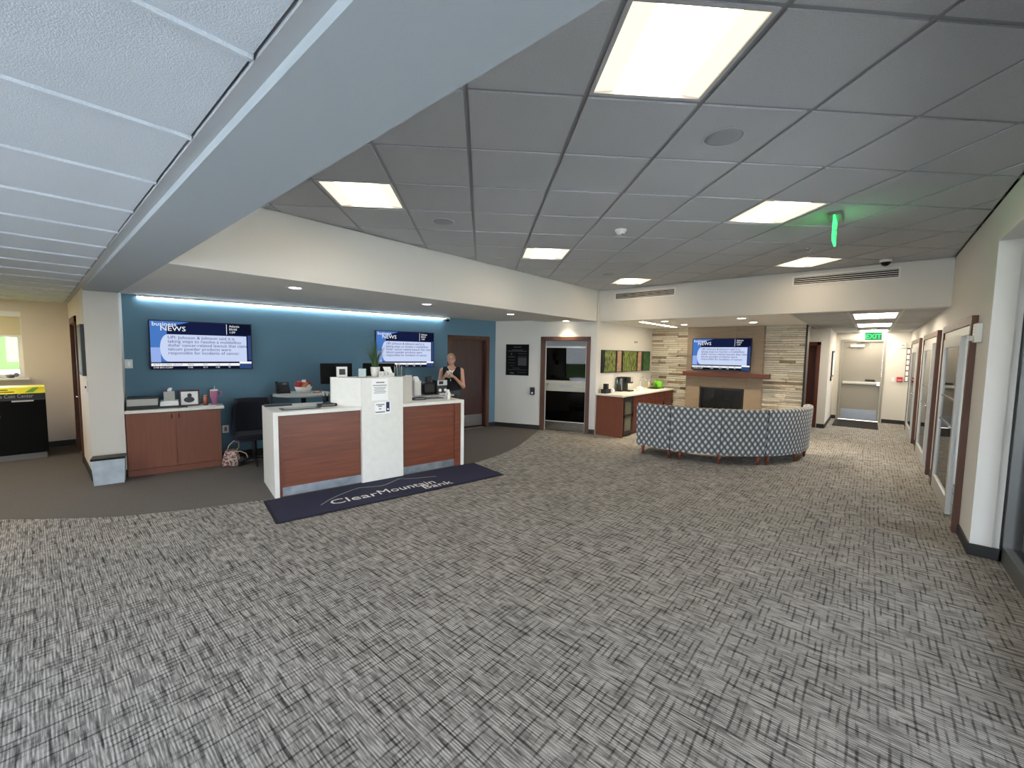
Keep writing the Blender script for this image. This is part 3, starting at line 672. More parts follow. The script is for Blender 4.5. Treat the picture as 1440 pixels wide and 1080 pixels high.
MB().box(-.055, .055, -.05, 0, -.06, .07, .006).build('body', 'red', o); MB().box(-.04, .04, -.058, -.05, -.02, .0).build('pull_bar', 'white_plastic', o)
o = thing('switch_plate', (.452, 14.6, 1.15), 0, 'white light switch plate beside the exit door', 'switch')
MB().box(-.035, .035, -.006, 0, -.055, .055, .003).build('plate', 'white_plastic', o); MB().box(-.012, .012, -.011, -.006, -.03, .03).build('rocker', 'white_paper', o)
o = thing('corridor_picture', (-.77, 13.3, 1.20), PI / 2, 'tall black framed notice on the corridor wall', 'picture')
MB().box(0, .55, -.03, 0, 0, .66).build('frame', 'black', o); MB().box(.04, .51, -.033, -.03, .04, .62).build('print', 'white_paper', o)
o = thing('corridor_reader', (-.77, 13.2, 1.10), PI / 2, 'small black card reader under the corridor notice', 'card reader')
MB().box(0, .08, -.03, 0, 0, .12, .005).build('body', 'black', o); MB().cyl((.04, -.03, .03), .01, -.003, 8, 'y').build('indicator', 'red', o)
# plaque and reader on the wall beside the cased opening
o = thing('wall_plaque_sign', A3(.27, 0, 1.19), AA, 'black plaque with rows of pale lettering on the white wall', 'plaque')
MB().box(0, .54, -.02, 0, 0, .69).build('board', 'black_matte', o)
pr_ = [(.18, .36, .62, .64), (.05, .49, .53, .55), (.14, .40, .56, .575), (.12, .15, .45, .50), (.06, .22, .40, .42), (.06, .22, .34, .35), (.06, .22, .27, .28), (.10, .20, .21, .22), (.29, .49, .48, .49), (.29, .49, .42, .43), (.29, .49, .22, .40), (.16, .34, .155, .165), (.05, .49, .12, .13), (.10, .20, .03, .07), (.28, .49, .06, .07)]
for a, b, c_, d_ in pr_: MB().box(a, b, -.0215, -.02, c_, d_).build('print_line', 'dark_grey', o)
o = thing('wall_reader', A3(.86, 0, .775), AA, 'small black entry reader with a light on the white wall', 'card reader')
MB().box(0, .10, -.035, 0, 0, .16, .006).build('body', 'black', o); MB().box(.03, .07, -.038, -.035, .02, .055).build('indicator', 'white_paper', o); MB().box(.02, .08, -.037, -.035, .07, .13).build('display', 'navy_print', o)
o = thing('wall_switch', T3(-.10, 0, 1.40), WA, 'white switch plate on the blue wall by the column', 'switch')
MB().box(-.03, .05, -.006, 0, 0, .12, .003).build('plate', 'white_plastic', o); MB().box(0, .025, -.012, -.006, .03, .09).build('rocker', 'white_paper', o)
o = thing('wall_outlet', T3(.965, 0, .40), WA, 'cream wall outlet between the credenza and the chair', 'outlet')
MB().box(-.04, .04, -.006, 0, 0, .115, .003).build('plate', 'white_plastic', o); MB().box(-.016, .016, -.009, -.006, .025, .09).build('socket', 'mid_grey', o)
o = thing('column_picture', (-7.86, BM0, 1.32), 0, 'black framed picture hung between the brown door and the column corner', 'picture')
MB().box(0, .50, -.035, 0, 0, .64).build('frame', 'black', o); MB().box(.04, .46, -.038, -.035, .04, .60).build('print', 'mid_grey', o)
o = thing('door_chime', (-7.42, BM0, 1.12), 0, 'white plate with a black button on the column side', 'switch')
MB().box(0, .08, -.01, 0, 0, .13, .003).build('plate', 'white_plastic', o); MB().cyl((.04, -.01, .06), .015, -.012, 10, 'y').build('button', 'black', o)

# ------------------------------------------------------------------ televisions
def television(loc, rz, W_, H_, label):
    o = thing('television', loc, rz, label, 'television', None)
    MB().box(0, W_, -.05, -.0, 0, H_, .006).build('housing', 'black', o)
    MB().box(W_ * .3, W_ * .7, 0, .03, H_ * .3, H_ * .7).build('wall_bracket', 'black', o)
    b = .012; y = -.0515
    s = MB().box(b, W_ - b, y, -.0495, b, H_ - b).build('screen', 'scr_navy', o)
    def R(nm, x0, x1, z0, z1, m, k=1): MB().box(W_ * x0, W_ * x1, y - .0006 * k, y, H_ * z0, H_ * z1).build(nm, m, s)
    R('sky_panel', .012, .16, .15, .98, 'scr_blue'); R('sky_band', .012, .10, .15, .45, 'scr_sky', 2)
    n = 14; pl = [(W_ * .94, H_ * .72), (W_ * .94, H_ * .165), (W_ * .17, H_ * .165)]
    for k in range(n + 1):
        a = -PI / 2 - PI * k / n; pl.append((W_ * (.17 + .075 * math.cos(a)), H_ * (.4425 + .2775 * math.sin(a))))
    MB().plate(pl, y - .0018, y).build('headline_panel', 'scr_panel', s)
    pl = [(W_ * .012, H_ * .98), (W_ * .012, H_ * .86)] + [(W_ * (.012 + .36 * t), H_ * (.86 + .12 * t * t)) for t in (.2, .4, .6, .8, 1)]
    MB().plate(pl, y - .0018, y).build('arc_graphic', 'scr_blue', s)
    R('corner_panel', .735, .988, .75, .98, 'scr_dark'); R('divider', .732, .737, .75, .97, 'scr_white', 2); R('side_strip', .955, .988, .2, .74, 'scr_mid')
    R('ticker_row', .012, .86, .075, .13, 'scr_white', 2); R('ticker_head', .012, .86, .13, .16, 'scr_dark', 2); R('ticker_low', .012, .86, .015, .075, 'scr_dark', 2); R('ticker_cap', .86, .988, .12, .165, 'scr_white', 2); R('ticker_box', .86, .988, .015, .12, 'scr_mid', 2)
    yy = y - .003
    text('logo', 'business', H_ * .115, 'scr_white', s, (W_ * .03, yy, H_ * .885)); text('logo', 'NEWS', H_ * .135, 'scr_white', s, (W_ * .10, yy, H_ * .79), sx_=1.1)
    for k, l in enumerate(('UPI: Johnson & Johnson said it is', 'taking steps to resolve a multibillion', 'dollar cancer-related lawsuit that claim', 'talcum powder products were', 'responsible for incidents of cancer.')):
        text('headline', l, H_ * .088, 'scr_text', s, (W_ * .165, yy, H_ * (.63 - .079 * k)), sx_=.98)
    for k, l in enumerate(('Atlanta', '85/65', '1:09')): text('weather', l, H_ * .065, 'scr_white', s, (W_ * .76, yy, H_ * (.91 - .066 * k)))
    for q, (x, l1, l2) in enumerate(((.03, 'ALTA GLOBAL GROUP', 'CVB BIO-CORP'), (.34, 'MMA', 'CVB'), (.49, '0.31', '0.11'), (.61, '1.18', '1.06'), (.74, '67', '71'))):
        text('ticker_text', l1, H_ * .045, 'scr_text', s, (W_ * x, yy, H_ * .088)); text('ticker_text', l2, H_ * .045, 'scr_white', s, (W_ * x, yy, H_ * .03))
    return o
television(T3(.13, .032, 1.378), WA, 1.205, .69, 'wall television showing a news panel above the credenza')
television(T3(3.28, .032, 1.378), WA, 1.20, .69, 'wall television showing a news panel behind the desk plant')
television((-3.26, 10.408, 1.365), 0, 1.25, .727, 'wall television showing a news panel above the fireplace mantel')

# ------------------------------------------------------------------ reception desk
D0 = (1.235, 2.42); D = thing('reception_desk', T3(*D0), WA, 'white quartz reception desk with red wood panels and a raised centre', 'desk')
DZ = .982
MB().box(0, .05, 0, .77, 0, DZ, .003).build('end_panel', 'quartz', D); MB().box(2.445, 2.495, 0, .77, 0, DZ, .003).build('end_panel', 'quartz', D)
MB().box(.05, .98, 0, .77, DZ - .042, DZ).build('countertop', 'quartz', D); MB().box(1.52, 2.445, 0, .77, DZ - .042, DZ).build('countertop', 'quartz', D)
for a, b in ((.05, .98), (1.52, 2.445)):
    MB().box(a, b, .035, .06, .105, DZ - .042).build('front_panel', 'wood_h', D); MB().box(a, b, .03, .05, 0, .105).build('toe_kick', 'steel_kick', D)
    MB().box(a, a + .03, .015, .035, .0, DZ - .042).build('panel_edge', 'wood_h', D) if a < 1 else MB().box(b - .10, b, .015, .035, .0, DZ - .042).build('panel_edge', 'wood_h', D)
    MB().box(a, b, .06, .74, .60, .62).build('under_shelf', 'laminate', D)
MB().box(.975, 1.525, -.02, .25, 0, 1.345, .003).build('centre_tower', 'quartz', D)
MB().prism([(.975, -.0), (.975, .34), (.70, .34), (.70, .29)], DZ, 1.345).build('ledge_wing', 'quartz', D)
MB().prism([(1.525, .0), (1.80, .29), (1.80, .34), (1.525, .34)], DZ, 1.345).build('ledge_wing', 'quartz', D)
MB().box(.975, 1.525, .25, .34, DZ, 1.345).build('ledge_back', 'quartz', D)
TOPZ = 1.345
def on_desk(s, n): return T3(s, n)
def DL(x, y, z): return T3(D0[0] + x, D0[1] - y, z)
# notices taped to the tower
o = thing('paper_notice', DL(1.10, -.0205, 1.05), WA, 'white typed notice taped to the top of the desk tower', 'paper')
MB().box(0, .22, -.002, 0, 0, .28).build('sheet', 'white_paper', o)
MB().box(.02, .20, -.003, -.002, .19, .198).build('print_line', 'ink', o); MB().box(.06, .17, -.003, -.002, .225, .24).build('print_line', 'mid_grey', o)
for k in range(5): MB().box(.03 + .012 * (k % 2), .19 - .01 * (k % 3), -.003, -.002, .165 - .018 * k, .172 - .018 * k).build('print_line', 'mid_grey', o)
o = thing('paper_sign', DL(1.135, -.0205, .875), WA, 'small white sign with a navy tag under the typed notice', 'paper')
MB().box(0, .21, -.002, 0, 0, .155).build('sheet', 'white_paper', o); MB().box(.155, .20, -.004, -.002, .025, .15).build('navy_tag', 'navy_print', o); MB().cyl((.178, -.004, .055), .012, -.001, 12, 'y').build('tag_symbol', 'white_paper', o)
for a, b, z in ((.025, .13, .115), (.05, .10, .095), (.06, .09, .06), (.015, .14, .018)): MB().box(a, b, -.003, -.002, z, z + .011).build('print_line', 'ink', o)
# things on the tower
def put(name, px, py, z, label, cat, rz=WA): p = P(px, py, z); return thing(name, (p.x, p.y, z), rz, label, cat)
o = thing('desk_picture', DL(.84, .31, TOPZ), WA, 'small white square photo frame on the desk ledge', 'photo frame')
MB().box(-.065, .065, -.01, .02, 0, .13, .003).build('frame', 'white_plastic', o); MB().box(-.038, .038, -.013, -.01, .028, .102).build('picture', 'dark_grey', o)
o = thing('acrylic_block', DL(1.03, .12, TOPZ), WA, 'clear acrylic square stand on the desk ledge', 'stand')
MB().box(-.06, .06, -.02, .02, 0, .006).box(-.06, -.05, -.02, .02, .006, .12).box(.05, .06, -.02, .02, .006, .12).box(-.05, .05, -.02, .02, .11, .12).build('clear_frame', 'acrylic', o); MB().box(-.05, .05, -.002, .0, .006, .11).build('card', 'frosted', o)
o = thing('potted_grass', DL(1.215, .15, TOPZ), WA, 'grass plant in a white ribbed pot on the desk tower', 'plant')
MB().lathe([(.045, 0), (.056, .06), (.06, .13), (.054, .13), (.05, .115), (.001, .115)], n=20).build('pot', 'white_plastic', o)
gb = MB()
for k in range(150):
    a = random.random() * 2 * PI; r0 = random.random() * .035; ln = .24 + random.random() * .17; lean = .02 + random.random() * .22
    bx, by = r0 * math.cos(a), r0 * math.sin(a); q = a + random.uniform(-.5, .5); w_ = .0045
    pts = [(bx + math.cos(q) * lean * t * t, by + math.sin(q) * lean * t * t, .11 + ln * t - lean * .3 * t * t) for t in (0, .35, .7, 1)]
    nx, ny = -math.sin(q), math.cos(q); vv = []
    for j, pp in enumerate(pts):
        ww = w_ * (1 - j / 3.2); vv += [(pp[0] - nx * ww, pp[1] - ny * ww, pp[2]), (pp[0] + nx * ww, pp[1] + ny * ww, pp[2])]
    gb.add(vv, [(2 * j, 2 * j + 1, 2 * j + 3, 2 * j + 2) for j in range(3)])
gb.build('grass_blades', 'leaf', o)['kind'] = 'stuff'
o = thing('block_calendar', DL(1.285, .035, TOPZ), WA, 'white block calendar with black numerals at the ledge edge', 'calendar')
MB().box(-.07, .07, -.02, .02, 0, .01).build('base', 'white_plastic', o)
for k in range(3):
    bl = MB().box(-.066 + .045 * k, -.024 + .045 * k, -.018, .018, .01, .075, .002).build('number_block', 'white_plastic', o); text('numeral', '133'[k], .05, 'ink', bl, (-.045 + .045 * k, -.019, .025), align='CENTER')
o = thing('card_holder', DL(1.385, .09, TOPZ), WA, 'white leaflet holder with folded cards on the desk ledge', 'holder')
MB().box(-.055, .055, -.03, .04, 0, .05, .003).build('tray', 'white_plastic', o); MB().add([(-.05, 0, .04), (.045, 0, .04), (.03, .05, .13), (-.07, .05, .13), (-.05, .006, .04), (.045, .006, .04), (.03, .056, .13), (-.07, .056, .13)], [(0, 1, 2, 3), (7, 6, 5, 4), (0, 4, 5, 1), (1, 5, 6, 2), (2, 6, 7, 3), (3, 7, 4, 0)]).build('leaflet', 'white_paper', o)
o = thing('pen_organizer', DL(1.54, .16, TOPZ), WA, 'clear acrylic organizer full of pens on the desk ledge', 'organizer')
MB().box(-.08, .08, -.035, -.031, 0, .13).box(-.08, .08, .031, .035, 0, .13).box(-.08, -.076, -.031, .031, 0, .13).box(.076, .08, -.031, .031, 0, .13).box(-.076, .076, -.031, .031, 0, .006).build('clear_box', 'acrylic', o)
for k in range(8):
    x = -.06 + k * .017; MB().tube([(x, 0, .008), (x + random.uniform(-.015, .015), .015, .14 + random.random() * .03)], .004, 6).build('pen', ('white_plastic', 'black', 'copper')[k % 3], o)
def monitor(loc, label, W_=.36, H_=.25):
    o = thing('monitor', loc, WA, label, 'monitor')
    MB().box(-W_ / 2, W_ / 2, -.02, .02, .26, .26 + H_, .006).build('screen_back', 'black_matte', o); MB().box(-.03, .03, .0, .04, .02, .40).build('stand_neck', 'black', o); MB().box(-.12, .12, -.08, .10, 0, .02, .005).build('stand_base', 'black', o)
monitor(DL(.84, .55, DZ), 'black computer monitor standing behind the small photo frame', .40, .27)
monitor(DL(1.44, .60, DZ), 'black computer monitor standing behind the grass plant', .46, .27)
MB().box(.98, 1.52, .34, .77, DZ - .042, DZ).build('countertop', 'quartz', D)
# left counter
def phone(px, py, label, scale=1.0, z=DZ):
    o = put('payment_terminal', px, py, z, label, 'terminal')
    MB().box(-.11, .11, -.06, .06, 0, .035, .012).build('body', 'black', o); MB().box(-.075, .075, -.063, -.058, .012, .028).build('display_strip', 'mid_grey', o); MB().box(-.06, .06, -.03, .04, .035, .04).build('keypad', 'dark_grey', o)
phone(460, 571, 'low black terminal with a pale strip on the left counter by the ledge')
o = put('document_tray', 422, 574.5, DZ, 'flat black framed writing pad on the left counter', 'pad')
MB().box(-.21, .21, -.10, .10, 0, .008).build('backing', 'black', o); MB().box(-.17, .17, -.075, .075, .008, .011).build('paper', 'laminate', o)
o = put('pen_cup', 458, 566, DZ, 'dark pen cup with white pens beside the desk ledge', 'cup')
MB().lathe([(.035, 0), (.04, .09), (.036, .09), (.034, .01)], n=16).build('cup', 'black', o)
for k, (dx, dy) in enumerate(((-.015, .01), (.012, -.008), (.0, .015))): MB().tube([(dx * .5, dy * .5, .01), (dx * 2, dy * 2, .15 - .01 * k)], .005, 6).build('pen', 'white_plastic' if k < 2 else 'black', o)
o = put('keyboard', 390, 571, DZ, 'black keyboard at the far edge of the left counter', 'keyboard'); MB().box(-.14, .16, -.04, .08, 0, .018, .004).build('body', 'black', o)
for k in range(4): MB().box(-.13, .15, -.032 + .027 * k, -.012 + .027 * k, .018, .022).build('key_row', 'dark_grey', o)
# right counter
phone(588, 562, 'black card terminal on the right counter beside the ledge wing')
o = put('writing_pad', 606, 560, DZ, 'black writing mat with a grey pad on the right counter', 'pad'); MB().box(-.12, .18, -.10, .12, 0, .006).build('mat', 'black', o); MB().box(-.02, .16, -.08, .02, .006, .010).build('pad', 'mid_grey', o)
o = put('lotion_bottle', 630, 562, DZ, 'white bottle with a narrow neck at the end of the right counter', 'bottle')
MB().lathe([(.034, 0), (.036, .02), (.036, .10), (.022, .125), (.022, .15), (.001, .152)], n=18).build('bottle', 'white_plastic', o); MB().box(-.042, -.005, -.03, -.02, .01, .11).build('label_band', 'laminate', o)
# staff side table with office machines
bt = P(606, 554.5, .98); s0, n0 = toT(bt)
WT = thing('work_table', T3(s0, n0), WA, 'grey laminate work table behind the right counter', 'table')
MB().box(-.42, .34, -.18, .25, .95, .98, .004).build('tabletop', 'laminate', WT)
for a in (-.38, .30):
    for b in (-.14, .21): MB().box(a - .02, a + .02, b - .02, b + .02, 0, .95).build('leg', 'dark_grey', WT)
def WTp(x, y): return T3(s0 + x, n0 - y, .98)
o = thing('paper_organizer', WTp(-.26, -.02), WA, 'white upright paper organizer on the work table', 'organizer')
MB().box(-.07, .05, -.05, -.04, 0, .22).box(-.07, .05, .06, .07, 0, .29).box(-.07, -.06, -.05, .07, 0, .24).box(.04, .05, -.05, .07, 0, .24).box(-.06, .04, -.04, .06, 0, .01).build('box', 'white_plastic', o)
for k in range(4): MB().box(-.05, .03, -.03 + .02 * k, -.024 + .02 * k, .01, .26 + .015 * k).build('sheet', 'white_paper', o)
o = thing('receipt_printer', WTp(-.04, .02), WA, 'black rounded office machine on the work table', 'machine')
MB().box(-.12, .10, -.10, .12, 0, .20, .05).build('body', 'black', o); MB().box(-.02, .08, .02, .10, .18, .30, .02).build('paper_feed', 'black', o)
o = thing('currency_counter', WTp(.17, .0), WA, 'silver and black banknote counter on the work table', 'machine')
MB().box(-.10, .09, -.08, .10, 0, .24, .015).build('body', 'dark_grey', o); MB().box(-.095, .085, -.09, -.08, .15, .235).build('front_panel', 'alu', o); MB().box(-.07, .01, -.093, -.09, .17, .22).build('display', 'black', o)
for x in (-.05, .05): MB().cyl((x, -.10, .07), .025, .02, 14, 'y').build('feed_roller', 'white_plastic', o)
MB().box(-.09, .08, -.14, -.08, 0, .025).build('catch_tray', 'alu', o)
# round table behind left counter
tp = T(1.90, .78)
o = thing('round_table', (tp[0], tp[1], 0), WA, 'round grey standing table on a black post behind the left counter', 'table')
MB().lathe([(.40, 1.0), (.415, 1.005), (.415, 1.025), (.40, 1.03)], n=40).build('tabletop', 'laminate', o); MB().cyl((0, 0, .02), .035, .98, 16).build('post', 'black', o); MB().lathe([(.26, 0), (.26, .012), (.05, .03)], n=32).build('base', 'black', o)
MB().tube([(-.42, .0, 1.035), (-.43, -.02, 1.02), (-.43, -.02, .70), (-.05, .0, .66)], .012).build('side_bracket', 'black', o)
RTZ = 1.03
o = thing('desk_phone', T3(1.65, .62, RTZ), WA, 'black desk phone tilted on the round table', 'phone')
MB().add([(-.09, -.09, 0), (.09, -.09, 0), (.09, .08, 0), (-.09, .08, 0), (-.09, -.07, .03), (.09, -.07, .03), (.09, .06, .16), (-.09, .06, .16)], [(3, 2, 1, 0), (4, 5, 6, 7), (0, 1, 5, 4), (1, 2, 6, 5), (2, 3, 7, 6), (3, 0, 4, 7)]).build('body', 'black', o)
MB().tube([(-.075, -.06, .055), (-.075, -.0, .105), (-.075, .05, .165)], .018).build('handset', 'black_gloss', o); MB().box(.0, .06, .02, .03, .125, .15).build('display', 'mid_grey', o)
o = thing('candy_basket', T3(1.93, .64, RTZ), WA, 'white basket of red wrapped candy on the round table', 'basket')
MB().lathe([(.10, 0), (.125, .09), (.119, .09), (.095, .01)], n=18).build('basket', 'white_plastic', o)
for k in range(26):
    a = k * 2.4; r_ = .10 * math.sqrt((k + .5) / 26); MB().box(r_ * math.cos(a) - .028, r_ * math.cos(a) + .028, r_ * math.sin(a) - .018, r_ * math.sin(a) + .018, .07 + .055 * (1 - r_ / .1) + .02 * (k % 3), .115 + .06 * (1 - r_ / .1) + .02 * (k % 3), .008).build('candy_packet', ('red', 'red', 'white_paper', 'orange')[k % 4], o)
o = thing('orange_packet', T3(2.09, .80, RTZ), WA + .4, 'small orange packet lying on the round table', 'packet'); MB().box(-.06, .06, -.03, .03, 0, .02, .006).build('wrapper', 'orange', o); MB().box(-.03, .03, -.02, .02, .02, .021).build('print', 'white_paper', o)
# bank floor mat
MT = thing('floor_mat', T3(1.115, 3.21), WA, 'navy bank floor mat with white lettering and a mountain line', 'mat')
ml, mw = 2.78, .775
MB().box(0, ml, 0, mw, .004, .008).build('border', 'mat_edge', MT); MB().box(.03, ml - .03, .03, mw - .03, .008, .012).build('pile', 'navy_mat', MT)
text('lettering', 'Clear', .215, 'mat_white', MT, (.56, .20, .0125), (0, 0, 0), sx_=1.12); text('lettering', 'Mountain', .215, 'mat_white', MT, (1.10, .215, .0125), (0, 0, 0), sx_=.92)
text('lettering', 'Bank', .185, 'mat_white', MT, (1.615, .085, .0125), (0, 0, 0), sx_=1.1)
ln = [(.47, .25), (.58, .36), (.72, .46), (.90, .555), (1.00, .585), (1.07, .555), (1.22, .50), (1.30, .51), (1.45, .60), (1.54, .645), (1.60, .60), (1.72, .54), (1.86, .50), (1.98, .46)]
mb = MB()
for (xa, ya), (xb, yb) in zip(ln, ln[1:]): mb.add([(xa, ya, .0127), (xb, yb, .0127), (xb, yb + .02, .0127), (xa, ya + .02, .0127)], [(0, 1, 2, 3)])
mb.build('mountain_line', 'mat_green', MT)

# ------------------------------------------------------------------ credenza and its things
C = thing('credenza', T3(-.118, .45), WA, 'low red-brown two-door cabinet with a white top against the blue wall', 'cabinet')
CW = 1.02
MB().box(.0, CW - .02, .02, .44, .09, .83).build('body', 'wood_cab', C); MB().box(.02, CW - .04, .05, .44, 0, .09).build('plinth', 'wood_cab', C); MB().box(-.005, CW + .025, -.015, .445, .83, .868, .004).build('top', 'quartz', C)
MB().box(.0, CW - .02, .0, .02, .0, .085).build('base_rail', 'wood_cab', C)
for a, b, hx in ((.004, .498, .46), (.504, .996, .535)):
    d_ = MB().box(a, b, 0, .02, .09, .825).build('door', 'wood_cab', C); MB().tube([(hx, 0, .74), (hx, -.03, .745), (hx, -.03, .79), (hx, 0, .795)], .005, 6).build('handle', 'black', d_)
CZ = .868
def Cp(x, y): return T3(-.118 + x, .45 - y, CZ)
o = thing('document_scanner', Cp(.168, .20), WA, 'flat beige and black scanner on the credenza by the column', 'scanner'); MB().box(-.16, .16, -.14, .14, 0, .05, .006).build('base', 'black', o); MB().box(-.155, .155, -.135, .135, .05, .14, .006).build('body', 'laminate', o); MB().box(-.155, .155, -.135, .135, .14, .155).build('lid', 'dark_grey', o)
o = thing('paper_box', Cp(.44, .20), WA, 'low white stack of paper under the tissue box', 'paper stack')
for k in range(3): MB().box(-.10 + .004 * k, .10 - .003 * k, -.10, .10, .03 + .022 * k, .05 + .022 * k).build('ream', 'white_paper', o)
MB().box(-.11, .11, -.11, .11, 0, .03).build('tray', 'black', o)
o = thing('tissue_box', (*T(-.118 + .44, .45 - .22), CZ + .094), WA, 'grey cube tissue box with a raised tissue on the credenza', 'tissue box'); MB().box(-.06, .06, -.06, .06, 0, .125, .004).build('box', 'laminate', o); MB().add([(-.02, 0, .12), (.02, 0, .12), (.035, .01, .17), (.0, -.005, .175), (-.02, .01, .15), (0, .02, .12)], [(0, 1, 2, 3, 4), (5, 4, 3, 2, 1)]).build('tissue', 'white_paper', o)
o = thing('cable_coil', Cp(.56, .05), WA, 'black coiled cable in front of the paper stack', 'cable')
MB().tube([(.07 * math.cos(t * .35) * (1 - .01 * t), .05 * math.sin(t * .35) * (1 - .01 * t), .008 + .0006 * t) for t in range(36)], .007, 6).build('cable', 'black', o)
o = thing('framed_portrait', Cp(.66, .22), WA + .08, 'wooden framed photo of a dark figure on the credenza', 'photo frame'); MB().box(-.115, .115, 0, .02, 0, .225, .004).build('frame', 'wood_case', o); MB().box(-.095, .095, -.003, 0, .02, .205).build('mount', 'white_paper', o)
MB().sphere((0, -.004, .15), .025, .003, .03).sphere((-.005, -.004, .09), .06, .003, .04).build('dark_figure', 'dark_grey', o)
o = thing('copper_tumbler', Cp(.84, .22), WA, 'short copper bottle between the portrait and the pink tumbler', 'bottle'); MB().lathe([(.028, 0), (.03, .08), (.028, .12), (.02, .135)], n=16).build('body', 'copper', o); MB().lathe([(.022, .135), (.022, .145), (.001, .146)], n=14).build('lid', 'white_plastic', o)
o = thing('pink_tumbler', Cp(.945, .24), WA, 'tall pink tumbler with a handle and straw on the credenza', 'tumbler'); MB().lathe([(.032, 0), (.034, .07), (.048, .10), (.05, .20)], n=18).build('body', 'pink', o); MB().lathe([(.05, .20), (.052, .215), (.04, .225), (.001, .225)], n=18).build('lid', 'white_plastic', o)
MB().tube([(.046, 0, .19), (.085, 0, .185), (.09, 0, .14), (.046, 0, .11)], .008).build('handle', 'pink', o); MB().tube([(0, 0, .20), (.008, 0, .27)], .005, 6).build('straw', 'white_plastic', o)
o = thing('loose_papers', Cp(.80, .08), WA, 'loose white sheets lying on the credenza top', 'paper')
for k in range(2): MB().box(-.11 + .05 * k, .08 + .05 * k, -.05, .06, .001 + .002 * k, .002 + .002 * k).build('sheet', 'white_paper', o)
o = thing('waste_bin', T3(-.275, .595), WA, 'square white translucent waste bin with a black liner by the column', 'waste bin')
def taper(hx0, hy0, hx1, hy1, z0, z1): return [(-hx0, -hy0, z0), (hx0, -hy0, z0), (hx0, hy0, z0), (-hx0, hy0, z0), (-hx1, -hy1, z1), (hx1, -hy1, z1), (hx1, hy1, z1), (-hx1, hy1, z1)]
BX = [(3, 2, 1, 0), (0, 1, 5, 4), (1, 2, 6, 5), (2, 3, 7, 6), (3, 0, 4, 7)]
MB().add(taper(.135, .085, .15, .10, .005, .32), BX + [(4, 5, 6, 7)]).build('bin_body', 'bin_plastic', o)
MB().add(taper(.152, .102, .155, .105, .31, .335), BX + [(4, 5, 6, 7)]).build('liner_rim', 'black', o)
# chair and handbag
o = thing('office_chair', T3(1.27, .56), WA + PI, 'dark navy office chair between the credenza and the desk', 'chair')   # faces the room
bk = MB()
for i in range(9):
    z = .43 + .52 * i / 8
    for j in range(9):
        x = -.22 + .44 * j / 8; hw = (.25 if z < .8 else .25 - (z - .8) * .3); xx = x / .22 * hw; y = -.20 + .05 * (xx / .23) ** 2 * 1.6 - .10 * (z - .43) ** 2 - .02
        bk.v.append((xx, y, z))
nf = len(bk.v)
bk.v += [(a, b - .05, c) for a, b, c in bk.v]
for i in range(8):
    for j in range(8):
        q = i * 9 + j; bk.f.append((q, q + 1, q + 10, q + 9)); bk.f.append((q + nf + 9, q + nf + 10, q + nf + 1, q + nf)); bk.sm += [True, True]
rim = list(range(9)) + [i * 9 + 8 for i in range(1, 9)] + [80 - j for j in range(9)][1:] + [(8 - i) * 9 for i in range(1, 8)]
for a, b in zip(rim, rim[1:] + rim[:1]): bk.f.append((a, a + nf, b + nf, b)); bk.sm.append(False)
bk.build('backrest', 'navy_fabric', o)
MB().box(-.23, .23, -.20, .24, .40, .47, .03).build('seat', 'navy_fabric', o); MB().box(-.20, .20, -.10, .2, .37, .40, .01).build('seat_pan', 'black', o); MB().cyl((0, .02, .10), .03, .28, 14).build('gas_lift', 'black', o)
for k in range(5):
    a = k * 2 * PI / 5 + .3; lg = MB().tube([(0, .02, .11), (.21 * math.cos(a), .02 + .21 * math.sin(a), .075)], [.025, .015], 8).build('base_leg', 'black', o); MB().cyl((.21 * math.cos(a) - .012, .02 + .21 * math.sin(a), .03), .03, .024, 12, 'x').build('caster', 'black', lg)
hb = P(326, 655, 0)
o = thing('handbag', (hb.x, hb.y, 0.004), WA, 'patterned cream and brown handbag with tan handles on the floor', 'handbag')
bm_ = MB()
for (z, hx, hy) in ((0, .10, .06), (.03, .12, .075), (.12, .105, .06), (.20, .08, .04), (.235, .06, .02)):
    for k in range(16):
        a = 2 * PI * k / 16; c_, s_ = math.cos(a), math.sin(a)
        bm_.v.append((hx * math.copysign(abs(c_) ** .6, c_), hy * math.copysign(abs(s_) ** .6, s_), z))
for i in range(4):
    for k in range(16): bm_.f.append((i * 16 + k, i * 16 + (k + 1) % 16, (i + 1) * 16 + (k + 1) % 16, (i + 1) * 16 + k)); bm_.sm.append(True)
bm_.f += [tuple(range(15, -1, -1)), tuple(range(64, 80))]; bm_.sm += [False, False]
bm_.build('bag_body', 'handbag', o)
MB().tube([(-.05, -.02, .22), (-.03, -.03, .30), (.03, -.03, .36), (.09, -.03, .33), (.09, -.03, .26), (.05, -.02, .21)], .007).build('handle', 'tan_leather', o)
MB().tube([(.03, -.04, .20), (.10, -.07, .21), (.17, -.08, .17), (.19, -.08, .11), (.15, -.08, .07), (.09, -.07, .08)], .007).build('handle', 'tan_leather', o); MB().box(.06, .13, -.07, .06, 0, .09, .02).build('side_pocket', 'black', o)
